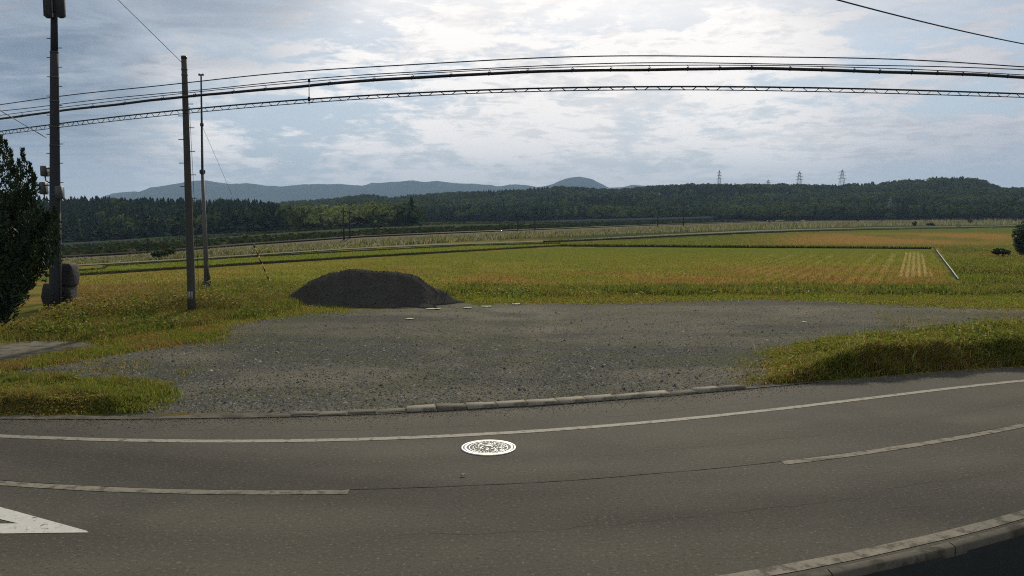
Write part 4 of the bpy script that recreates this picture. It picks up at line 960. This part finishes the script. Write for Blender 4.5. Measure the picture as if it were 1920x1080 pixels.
b3 = block(119, 578, 25, 38, .5, .34, 'upper of two stacked stone blocks right of the antenna pole foot', 15); b3.location.z += 37*np.hypot(b3.location.x, b3.location.y)/F_PX
# thin mast
def mast():
    b = G1(388, 541); D = b[1]; top = at(377, 140, D); mid = at(379.5, 322, D)
    t = empty('steel_mast', tuple(float(a) for a in b)); tag(t, 'thin stepped steel mast with a small crosshead, guyed beside the concrete pole', 'mast')
    mpx = np.hypot(b[0], b[1])/F_PX; m0 = mid-b; T0 = top-b
    mb = MB(); mb.tube([np.zeros(3), m0*.4, m0], np.array([4.6, 3.6, 2.7])*mpx, 14); mb.build('lower_shaft', M['galv'], t, smooth=True)
    mb = MB(); mb.tube([m0, T0], np.array([2.2, 1.3])*mpx, 12); mb.build('upper_shaft', M['pole_dark'], t, smooth=True)
    mb = MB(); mb.tube([m0-np.array([0, 0, .12]), m0-np.array([0, 0, .05]), m0+np.array([0, 0, .05]), m0+np.array([0, 0, .1])], np.array([2.6, 5, 5, 2.2])*mpx, 14); mb.build('collar', M['pole_dark'], t)
    p = at(378.5, 234, D)-b; mb = MB(); mb.tube([p-np.array([0, 0, .06]), p+np.array([0, 0, .06])], 3.1*mpx, 12); mb.build('guy_clamp', M['pole_dark'], t)
    mb = MB(); mb.tube([T0+np.array([-.09, 0, .0]), T0+np.array([.09, 0, .0])], .022, 8); mb.tube([T0+np.array([-.075, 0, -.04]), T0+np.array([-.075, 0, .04])], .04, 10); mb.tube([T0+np.array([.075, 0, -.04]), T0+np.array([.075, 0, .04])], .04, 10); mb.build('crosshead', M['black'], t)
    mb = MB(); th = np.linspace(0, 1, 8); mb.tube([np.array([0, 0, -.15+.52*s]) for s in th], (11.5*np.sqrt(np.clip(1-th**2.2, .04, 1)))*mpx, 16); mb.build('footing', M['stone'], t, smooth=True)
    q = at(396, 538, D-.1)-b; mb = MB(); mb.tube([q+np.array([0, 0, -.1]), m0*.33], .028, 8); mb.build('brace', M['galv'], t)
    return b, top, D
mb_, mtop, MD = mast()
# guy wire with black and yellow guard
def guys():
    a = at(379, 236, MD); g = G1(507, 531); 
    t = empty('guy_wire', tuple(float(v) for v in g)); tag(t, 'slanting guy wire with a black and yellow guard at its lower end', 'guy wire')
    gg = g; A = a-gg
    mb = MB(); mb.tube([A*s for s in (0, .5, 1)], .006, 5); mb.build('strand', M['galv'], t)
    s0, s1 = .0, .27
    for k in range(10):
        u0 = s0+(s1-s0)*k/10; u1 = s0+(s1-s0)*(k+1)/10; mb = MB(); mb.tube([A*u0, A*u1], .032, 8); mb.build('guard_band', M['black'] if k % 2 else M['yellow'], t)
    a2 = at(379, 236, MD); b2_ = G1(368, 545)
    for (pp, lab) in (((372, 548), 'steep guy wire from the mast clamp to the mound, between mast and pole'),):
        e = G1(*pp); e[1] += .8; mb = MB(); mb.tube([a2, e], .006, 5); o = mb.build('guy_wire', M['galv']); tag(o, lab, 'guy wire')
    e = at(372, 352, MD+1); s = at(355, 200, pb[1]); mb = MB(); mb.tube([s, G1(374, 560)], .006, 5); o = mb.build('guy_wire', M['galv']); tag(o, 'thin stay wire dropping close beside the concrete utility pole', 'guy wire')
guys()
# ------------------------------------------------------------------ overhead cables, following the bend of the road at constant height
WX = np.arange(-260, 2200, 12.0)
def wirepts(tab, d0=18.0, xs=WX, dz=None):
    tb = np.array(tab, float); c = np.polyfit((tb[:, 0]-960)/960, tb[:, 1], 4)
    def yy(x):
        u = (np.clip(x, -40, 1960)-960)/960; dd = np.polyval(np.polyder(c), u)/960; return np.polyval(c, u)+dd*(x-np.clip(x, -40, 1960))
    ref = at(1180, yy(1180.0), d0); z = ref[2]
    d = raydir(xs, yy(xs)); t = (z-CZ)/d[:, 2]; return np.stack([d[:, 0]*t, d[:, 1]*t, np.full(len(xs), z)], 1), yy, z
T1 = [(0, 195), (160, 177), (345, 154), (620, 130), (900, 114), (1180, 105.5), (1400, 105), (1580, 109), (1750, 115), (1920, 124.5)]
T2 = [(0, 207), (160, 192), (345, 170), (620, 144.5), (900, 129.6), (1240, 118), (1400, 118.5), (1580, 121), (1750, 126), (1920, 130.5)]
T3 = [(0, 216), (160, 197), (345, 174), (620, 149.5), (900, 133), (1240, 121.5), (1400, 123), (1580, 125.5), (1750, 132), (1920, 140.5)]
T4 = [(0, 222), (160, 204), (345, 181), (620, 156.5), (780, 145), (900, 139.5), (1180, 130.5), (1400, 129), (1580, 132), (1750, 138), (1920, 146)]
T5 = [(0, 245), (160, 228), (345, 206), (620, 180), (900, 171), (1240, 163), (1400, 163), (1580, 165), (1750, 170), (1920, 176.5)]
T6 = [(0, 251.5), (160, 236), (345, 212), (620, 188), (900, 175.8), (1240, 169), (1400, 169.5), (1580, 172.5), (1750, 177), (1920, 183)]
def cable(tab, r, name, label, cat='cable'):
    p, yy, z = wirepts(tab); p[:, 2] += .012*np.sin(p[:, 0]*.9+r*500)
    mb = MB(); mb.tube(p, r, 6); o = mb.build(name, M['wire'], smooth=True); tag(o, label, cat); return p, yy, z
cable(T1, .013, 'power_cable', 'thin topmost cable of the bundle crossing the sky')
cable(T2, .011, 'power_cable', 'thin second cable from the top of the bundle crossing the sky')
def hung():
    p3, y3, z3 = wirepts(T3); p4, y4, z4 = wirepts(T4)
    t = empty('trunk_cable', (0, 18, z4)); tag(t, 'thickest black cable hung by clips from a thin carrier wire', 'cable'); o = np.array([0, 18, z4])
    wav = .012*np.sin(p4[:, 0]*1.3)+.012*(vn(p4[:, 0]*.8, p4[:, 0]*0)-.5)*2; p4[:, 2] += wav
    mb = MB(); mb.tube(p4-o, .034, 8); mb.build('sheath', M['wire'], t, smooth=True)
    mb = MB(); mb.tube(p3-o, .010, 5); mb.build('carrier_wire', M['wire'], t, smooth=True)
    for px in list(range(40, 560, 66))+[620, 697, 772, 843, 917, 991, 1071, 1141, 1213, 1283, 1349, 1413, 1477, 1536, 1595, 1651, 1706, 1756, 1806, 1849, 1891]:
        i = int(np.argmin(abs(WX-px))); a, b = p3[i]-o, p4[i]-o; mb = MB(); mb.tube([b+np.array([0, -.03, -.045]), b+np.array([0, -.03, .04])], .012, 6); mb.tube([b+np.array([0, 0, .03]), (a+b)/2+np.array([.05, 0, 0]), a], .007, 4); mb.build('clip', M['wire'], t)
hung()
def lashed():
    p5, y5, z5 = wirepts(T5, 17.9); p6, y6, z6 = wirepts(T6, 17.9)
    t = empty('telephone_cable', (0, 18, z5)); tag(t, 'lowest double cable with a wavy lashing wire between its strands', 'cable'); o = np.array([0, 18, z5])
    mb = MB(); mb.tube(p5-o, .019, 6); mb.build('upper_strand', M['wire'], t, smooth=True)
    mb = MB(); mb.tube(p6-o, .011, 6); mb.build('lower_strand', M['wire'], t, smooth=True)
    xs = np.arange(-260, 2200, 3.0); ph = np.interp(xs, WX, np.arange(len(WX)))
    A = np.stack([np.interp(xs, WX, p5[:, k]) for k in range(3)], 1); B = np.stack([np.interp(xs, WX, p6[:, k]) for k in range(3)], 1)
    s = np.cumsum(np.r_[0, np.linalg.norm(np.diff(A, axis=0), axis=1)]); w = .5+.5*np.sin(s*2*math.pi/.52+.6*np.sin(s*.9)); w = ss(.1, .9, w)
    mb = MB(); mb.tube(A*(1-w[:, None])+B*w[:, None]-o, .009, 4); mb.build('lashing_wire', M['wire'], t)
    i = int(np.argmin(abs(WX-578))); q = p5[i].copy(); top = wirepts(T2)[0][i]; 
    t2 = empty('cable_spacer', tuple(float(v) for v in q)); tag(t2, 'short vertical rod tying the upper cables to the lower double cable', 'cable spacer')
    mb = MB(); mb.tube([np.array([0, -.03, -.12]), top-q+np.array([0, -.03, .0])], .010, 6); mb.build('rod', M['wire'], t2)
    mb = MB(); mb.tube([np.array([0, -.03, -.05]), np.array([0, -.03, .05])], .03, 6); mb.build('clamp', M['wire'], t2); mb = MB(); mb.tube([top-q+np.array([0, -.03, -.07]), top-q+np.array([0, -.03, .01])], .03, 6); mb.build('clamp', M['wire'], t2)
lashed()
def straight(a, b, r, label, sag=0.0):
    s = np.linspace(0, 1, 30)[:, None]; p = a*(1-s)+b*s; p[:, 2] -= sag*4*(s*(1-s))[:, 0]; mb = MB(); mb.tube(p, r, 5); o = mb.build('overhead_wire', M['wire'], smooth=True); tag(o, label, 'overhead wire')
a = at(342, 118, pb[1]); b = at(222, 0, 17.0); straight(b+(b-a)*.6, a, .008, 'faint wire rising to the upper left from the top of the concrete utility pole')
a = at(86, 258, LD); b = at(0, 207, 19.5); straight(b+(b-a)*.8, a, .011, 'short wire slanting down from the left frame edge to the antenna pole')
a = at(1610, -2, 13.0); b = at(1930, 76, 17.0); straight(a-(b-a)*.6, b+(b-a)*.5, .012, 'single dark wire slanting across the upper right corner of the sky', .12)
# ------------------------------------------------------------------ railway line poles
def linepole(px, top, base, label, arm=True, w=2.2):
    i = int(np.argmin(abs(np.linspace(60, 1985, 200)-px))); g = rg[i]; D = g[1]+(1.0 if arm else 0)
    b = at(px, base, D); b[2] = min(b[2], float(terr(b[0], b[1])))-.1; tp = at(px, top, D)
    t = empty('line_pole', tuple(float(v) for v in b)); tag(t, label, 'line pole', 'poles along the railway'); m_ = math.hypot(b[0], b[1])/F_PX
    mb = MB(); mb.tube([np.zeros(3), np.array([0, 0, tp[2]-b[2]])], np.array([w*.55, w*.4])*m_, 8); mb.build('shaft', M['pole_dark'], t, smooth=True)
    if arm:
        h = tp[2]-b[2]; mb = MB(); mb.box((0, 0, h*.9), (9*m_, .15, .22)); mb.box((3*m_, 0, h*.78), (6*m_, .12, .15)); mb.build('crossarm', M['pole_dark'], t)
for a in [(278, 398, 482, 'leftmost tall line pole standing before the dark cedar forest'),
          (645, 390, 456, 'left pole of the close pair in front of the pale green wood', True, 3), (656, 392, 456, 'right pole of the close pair in front of the pale green wood', True, 3),
          (971, 396, 442, 'line pole below the left foot of the dome shaped mountain', True, 2.2), (1003, 388, 440, 'line pole just right of the one below the dome mountain foot', True, 2.2),
          (1233, 386, 432, 'left pole of the wide pair near the middle right of the railway', True, 2.4), (1281, 378, 431, 'tallest right pole of the wide pair near the middle right of the railway', True, 2.4),
          (1442, 396, 421, 'line pole at the left end of the pale bushes by the railway'), (1487, 384, 420, 'line pole at the right part of the pale bushes by the railway'),
          (1608, 398, 422, 'slim line pole left of the short railway marker posts'),
          (1652, 411, 424, 'short thick post below the valley pylon', False, 3.2), (1735, 410, 422, 'short post beside the small dark bushes near the railway', False, 2.4), (1773, 409, 424, 'short thick post at the far right end of the railway', False, 3.4)]:
    linepole(*a)
# ------------------------------------------------------------------ transmission pylons on the ridge
def pylon(px, top, base, dist, label, wpx, thick=.16):
    b = at(px, base, dist); tp = at(px, top, dist); h = tp[2]-b[2]; t = empty('transmission_pylon', tuple(float(v) for v in b)); tag(t, label, 'pylon', 'transmission pylons on the hills')
    W0 = wpx*dist/F_PX; mb = MB(); c4 = [(-1, -1), (1, -1), (1, 1), (-1, 1)]
    wd = lambda s: W0/2*(1-s)**1.1*.9+W0*.07
    lv = [0, .22, .42, .58, .72, .86, .98]
    for (a, c_) in c4: mb.tube([(a*wd(s), c_*wd(s), h*s) for s in lv], thick, 4)
    for i in range(len(lv)-1):
        for k in range(4):
            a0, a1 = c4[k], c4[(k+1) % 4]; s0, s1 = lv[i], lv[i+1]
            mb.tube([(a0[0]*wd(s0), a0[1]*wd(s0), h*s0), (a1[0]*wd(s1), a1[1]*wd(s1), h*s1)], thick*.6, 4); mb.tube([(a1[0]*wd(s0), a1[1]*wd(s0), h*s0), (a0[0]*wd(s1), a0[1]*wd(s1), h*s1)], thick*.6, 4)
    mb.tube([(0, 0, h*.97), (0, 0, h*1.03)], thick, 4)
    mb.build('lattice_tower', M['pylon'], t)
    for s, k in ((.62, .5), (.76, .45), (.89, .36)):
        mb = MB(); L = W0*k*1.15; mb.tube([(-L, 0, h*s), (0, 0, h*(s+.03)), (L, 0, h*s)], thick, 4); mb.tube([(-L, 0, h*s), (L, 0, h*s)], thick*.8, 4)
        o = mb.build('crossarm', M['pylon'], t)
        for sg in (-1, 1): m2 = MB(); m2.tube([(sg*L, 0, h*s), (sg*L, 0, h*(s-.05))], thick*.8, 4); m2.build('insulator', M['pylon'], o)
pylon(1348, 319, 362, 1000, 'slim pylon standing alone on the ridge, leftmost of those against the sky', 8, .14)
pylon(1440, 337, 360, 1050, 'smallest pylon barely rising over the ridge trees', 9, .14)
pylon(1498, 321, 362, 1000, 'middle sized pylon on the ridge between the smallest and the largest', 12)
pylon(1578, 318, 362, 1000, 'largest pylon on the ridge with wide arms against the sky', 13)
pylon(1668, 370, 414, 480, 'pale pylon in the valley in front of the dark wooded hill', 12, .07)
# ------------------------------------------------------------------ trees and bushes
def juniper():
    base = G1(-45, 632); D = base[1]; m_ = D/F_PX
    t = empty('conifer_tree', tuple(float(v) for v in base)); tag(t, 'dark flame shaped juniper cut by the left frame edge', 'tree')
    E = np.array([(215, 0), (285, 4), (340, 12), (375, 26), (398, 60), (412, 112), (425, 138), (450, 145), (500, 140), (530, 126), (545, 110), (560, 96), (590, 70), (620, 48), (640, 28)], float)  # py, radius px about x=-45
    zt = np.array([at(-45, py, D)[2]-base[2] for py in E[:, 0]]); rad = E[:, 1]*m_
    o = np.argsort(zt); zt, rad = zt[o], rad[o]
    mb = MB(); H = zt[-1]; mb.tube([(0, 0, -.1), (.05, 0, H*.3), (0, .03, H*.6), (0, 0, H*.93)], (.17, .13, .08, .02), 12)
    mb.build('trunk', M['bark'], t, smooth=True)
    # upward-sweeping flames: an axis each, packed with short sprays
    V, C = [], []
    nfl = 1150
    for k in range(nfl):
        z0 = rng.uniform(.05, .93)*H; a = rng.uniform(0, 2*math.pi); lim = np.interp(z0, zt, rad); q = lim*rng.uniform(.35, .93)
        L = rng.uniform(.35, .75)*(1 if z0 < .55*H else .7); root = np.array([q*math.cos(a), q*math.sin(a), z0])
        d = np.array([math.cos(a)*.32, math.sin(a)*.32, 1.0])+rng.normal(0, .15, 3); d /= np.linalg.norm(d)
        n = 64; s = rng.random(n); c = root+d*L*s[:, None]; rr = .10*(1-s*.85)+.012
        off = rng.normal(size=(n, 3)); off /= np.linalg.norm(off, axis=1, keepdims=True); c = c+off*rr[:, None]
        up = d[None]*.7+off*.6+rng.normal(0, .25, (n, 3)); up /= np.linalg.norm(up, axis=1, keepdims=True); sd = np.cross(up, rng.normal(size=(n, 3))); sd /= np.linalg.norm(sd, axis=1, keepdims=True)
        ln = rng.uniform(.06, .12, n)[:, None]; w = ln*.34
        ln = ln*(.8+.5*rng.random()); V.append(np.stack([c-sd*w, c+sd*w, c+up*ln], 1)); C.append(np.repeat(palette(1, [(.030, .050, .020), (.045, .065, .022), (.022, .036, .018)], [3, 2, 3]), n, 0)*rng.uniform(.75, 1.3, (n, 1)))
    # spires seen against the sky
    for (px, tip, root_y, off) in ((10, 264, 380, .1), (43, 279, 390, -.1), (27, 318, 400, .2), (55, 306, 390, .0), (63, 326, 400, .1), (48, 345, 410, -.2), (-8, 240, 380, 0), (-30, 215, 380, .2), (20, 300, 390, -.3), (103, 388, 460, 0), (90, 398, 450, .2), (18, 280, 390, .3), (35, 300, 400, -.3), (0, 255, 380, -.2), (70, 392, 450, .3), (58, 372, 430, -.4), (104, 430, 500, .2)):
        a = at(px, root_y, D+off)-base; b = at(px+rng.uniform(-2, 2), tip, D+off)-base; a[0] -= .12; n = 420; s = rng.random(n)**.8; bow = np.array([.08, 0, 0])
        c = a+(b-a)*s[:, None]+bow*np.sin(s*3.1)[:, None]; side = .23*(1-s)**.9*(.6+.4*np.sin(s*22+px))+.006
        ofv = rng.normal(size=(n, 3)); ofv /= np.linalg.norm(ofv, axis=1, keepdims=True); c = c+ofv*side[:, None]
        up = np.array([0, 0, 1])+ofv*.7; up /= np.linalg.norm(up, axis=1, keepdims=True); sd = np.cross(up, rng.normal(size=(n, 3))); sd /= np.linalg.norm(sd, axis=1, keepdims=True)
        ln = rng.uniform(.04, .085, n)[:, None]; w = ln*.28
        V.append(np.stack([c-sd*w, c+sd*w, c+up*ln], 1)); C.append(palette(n, [(.030, .050, .020), (.022, .036, .018)], [1, 1]))
    V = np.concatenate(V).reshape(-1, 3); C = np.repeat(np.concatenate(C), 3, 0)
    mk('crown', V, np.arange(len(V)).reshape(-1, 3), M['needle'], t, C)
juniper()
def bush(name, px, py, w, h, n, leafs, cols, label, cat, grp=None, dens=1):
    g = G1(px, py); m_ = math.hypot(g[0], g[1])/F_PX; t = empty(name, tuple(float(v) for v in g)); tag(t, label, cat, grp)
    R, H = w/2*m_, h*m_; mb = MB(); mb.tube([(0, 0, -.1), (.03, 0, H*.5), (0, 0, H*.8)], (H*.05+.01, H*.03+.01, .01), 8)
    for k in range(4): a = k*1.6; mb.tube([(0, 0, H*.25), (R*.5*math.cos(a), R*.5*math.sin(a), H*.6)], (H*.02+.005, .004), 6)
    mb.build('trunk', M['bark'], t)
    lob = [(rng.uniform(-.5, .5)*R, rng.uniform(-.5, .5)*R, rng.uniform(.3, .75)*H, rng.uniform(.28, .5)) for _ in range(9)]
    k = rng.integers(0, 9, n); Lb = np.array(lob)[k]; d = rng.normal(size=(n, 3)); d /= np.linalg.norm(d, axis=1, keepdims=True)
    c = Lb[:, :3]+d*(Lb[:, 3:4]*np.array([R, R, H*.55]))*rng.uniform(.6, 1.05, (n, 1)); c[:, 2] = np.clip(c[:, 2], .02, None)
    v, q, _, cc = leaves(c, leafs, palette(n, cols, [1]*len(cols)), 0.0)
    mk('foliage', v, q, M['leaf'], t, cc)
bush('broadleaf_tree', 1938, 487, 78, 76, 8000, .12, [(.045, .065, .04), (.07, .09, .06), (.03, .045, .03)], 'dark leafy tree cut by the right frame edge beside the fields', 'tree')
bush('shrub', 1880, 481, 34, 14, 900, .09, [(.02, .03, .018), (.03, .04, .02)], 'low dark shrub spreading left of the leafy tree at the right edge', 'shrub')
bush('shrub', 1716, 424, 10, 8, 260, .3, [(.02, .03, .018), (.03, .045, .02)], 'small round dark bush left of a short post near the railway', 'shrub', 'small bushes along the railway')
bush('shrub', 1745, 424, 16, 6, 260, .3, [(.025, .04, .018), (.03, .045, .02)], 'low wide dark bush between two short posts near the railway', 'shrub', 'small bushes along the railway')
bush('shrub', 1820, 420, 12, 9, 260, .4, [(.025, .04, .018), (.03, .045, .02)], 'lone dark bush right of the last short railway post', 'shrub', 'small bushes along the railway')
bush('shrub', 300, 486, 26, 15, 600, .22, [(.03, .05, .02), (.045, .07, .025)], 'dark green bush in the pampas belt left of the concrete utility pole', 'shrub', 'small bushes along the railway')
bush('shrub', 320, 484, 18, 17, 400, .22, [(.035, .055, .02), (.05, .08, .03)], 'upright dark bush touching the concrete utility pole on its left side', 'shrub', 'small bushes along the railway')
for i, (px, py, w, h, lab) in enumerate([(1438, 421, 26, 8, 'pale flowering bush at the left end of the light patch by the railway'), (1465, 420, 26, 8, 'pale flowering bush between the two line poles of the light patch'), (1500, 420, 34, 8, 'pale flowering bush at the right end of the light patch by the railway')]):
    bush('shrub', px, py, w, h, 420, .35, [(.42, .42, .34), (.2, .2, .1), (.1, .11, .05)], lab, 'shrub', 'pale bushes by the railway')
# ------------------------------------------------------------------ pale channel edge and ditch in the right fields
def channel():
    pts = [(1750, 464), (1762, 472), (1772, 481), (1782, 497), (1797, 524)]; xs = np.array(pts, float); tt = np.linspace(0, 4, 60); X = np.interp(tt, range(5), xs[:, 0]); Y = np.interp(tt, range(5), xs[:, 1])
    g = ground(X, Y); td = np.gradient(g[:, :2], axis=0); td /= np.linalg.norm(td, axis=1, keepdims=True); nn = np.stack([-td[:, 1], td[:, 0]], 1)
    f_ = np.linspace(0, 1, 60)[:, None]; A0, B0 = G1(1751, 464), G1(1797, 524); g = A0*(1-f_)+B0*f_; g[:, 2] = terr(g[:, 0], g[:, 1])+.03; td = np.repeat(((B0-A0)[:2]/np.linalg.norm((B0-A0)[:2]))[None], 60, 0); nn = np.stack([-td[:, 1], td[:, 0]], 1)
    t = empty('irrigation_channel', tuple(float(v) for v in g[-1])); tag(t, 'narrow irrigation channel with a pale concrete edge running away between fields', 'irrigation channel')
    def strip(name, a0, a1, z0, z1, m, sel):
        h = g[sel]-g[-1]; nv = nn[sel]; v = []
        for (a, z) in ((a0, z0), (a0, z1), (a1, z1), (a1, z0)): v.append(np.stack([h[:, 0]+nv[:, 0]*a, h[:, 1]+nv[:, 1]*a, h[:, 2]+z], 1))
        k = len(h); q = [(r*k+i, r*k+i+1, ((r+1) % 4)*k+i+1, ((r+1) % 4)*k+i) for r in range(4) for i in range(k-1)]
        mk(name, np.concatenate(v), np.array(q), m, t)
    strip('pale_edge', -.022, .022, -.1, .025, M['pale_edge'], slice(12, 60)); strip('dark_side', -.11, -.03, -.1, .02, M['ditch'], slice(0, 60))
channel()
# ------------------------------------------------------------------ scraps of litter
def scrap(px, py, w, d, lab, rz=0.2, z=.01):
    g = G1(px, py); n = 9; v = []
    for i in range(n):
        for j in range(5): v.append(((i/(n-1)-.5)*w+.02*random.random(), (j/4-.5)*d+.02*random.random(), .006+.018*random.random()))
    v2 = [(a, b, c-.004) for a, b, c in v]; q = [(i*5+j, (i+1)*5+j, (i+1)*5+j+1, i*5+j+1) for i in range(n-1) for j in range(4)]; off = n*5
    q2 = [(a+off, d_+off, c+off, b+off) for a, b, c, d_ in q]; ring = [i*5 for i in range(n)]+[(n-1)*5+j for j in range(1, 5)]+[i*5+4 for i in range(n-2, -1, -1)]+[j for j in range(3, 0, -1)]
    q3 = [(ring[k], ring[k]+off, ring[(k+1) % len(ring)]+off, ring[(k+1) % len(ring)]) for k in range(len(ring))]
    o = mk('plastic_scrap', np.array(v+v2), np.array(q+q2+q3), M['white']); o.location = (g[0], g[1], g[2]+z); o.rotation_euler = (0, 0, rz); tag(o, lab, 'scrap', 'pale scraps on the gravel')
scrap(812, 580, .42, .2, 'widest pale flattened scrap lying at the right foot of the heap')
scrap(876, 578, .24, .2, 'pale scrap lying right of the widest one near the heap', .1)
scrap(912, 576, .3, .18, 'pale scrap farther right of the heap on the gravel tail', -.2)
scrap(968, 571, .26, .22, 'pale scrap at the rear lot edge near the bright green grass', .3)
scrap(768, 599, .2, .14, 'small pale scrap in front of the heap on open gravel', .5)
scrap(1508, 606, .12, .1, 'tiny white scrap alone on the right part of the lot', .5)
scrap(867, 894, .045, .03, 'tiny white speck lying on the asphalt below the manhole cover', .2)
# ------------------------------------------------------------------ haze
def haze():
    mb = MB(); mb.box((0, 2600, 200), (13000, 11400, 560)); m = bpy.data.materials.new('haze'); m.use_nodes = True; T = NT(m.node_tree)
    pv = T.n('ShaderNodeVolumePrincipled'); pv.inputs['Color'].default_value = (.48, .70, 1.0, 1); pv.inputs['Density'].default_value = HAZE_D; pv.inputs['Anisotropy'].default_value = -.1
    o = T.n('ShaderNodeOutputMaterial'); T.nt.links.new(pv.outputs[0], o.inputs['Volume'])
    h = mb.build('haze', m, kind='stuff'); h['label'] = 'thin bluish morning haze over the far hills'
HAZE_D = 1.4e-4
haze()
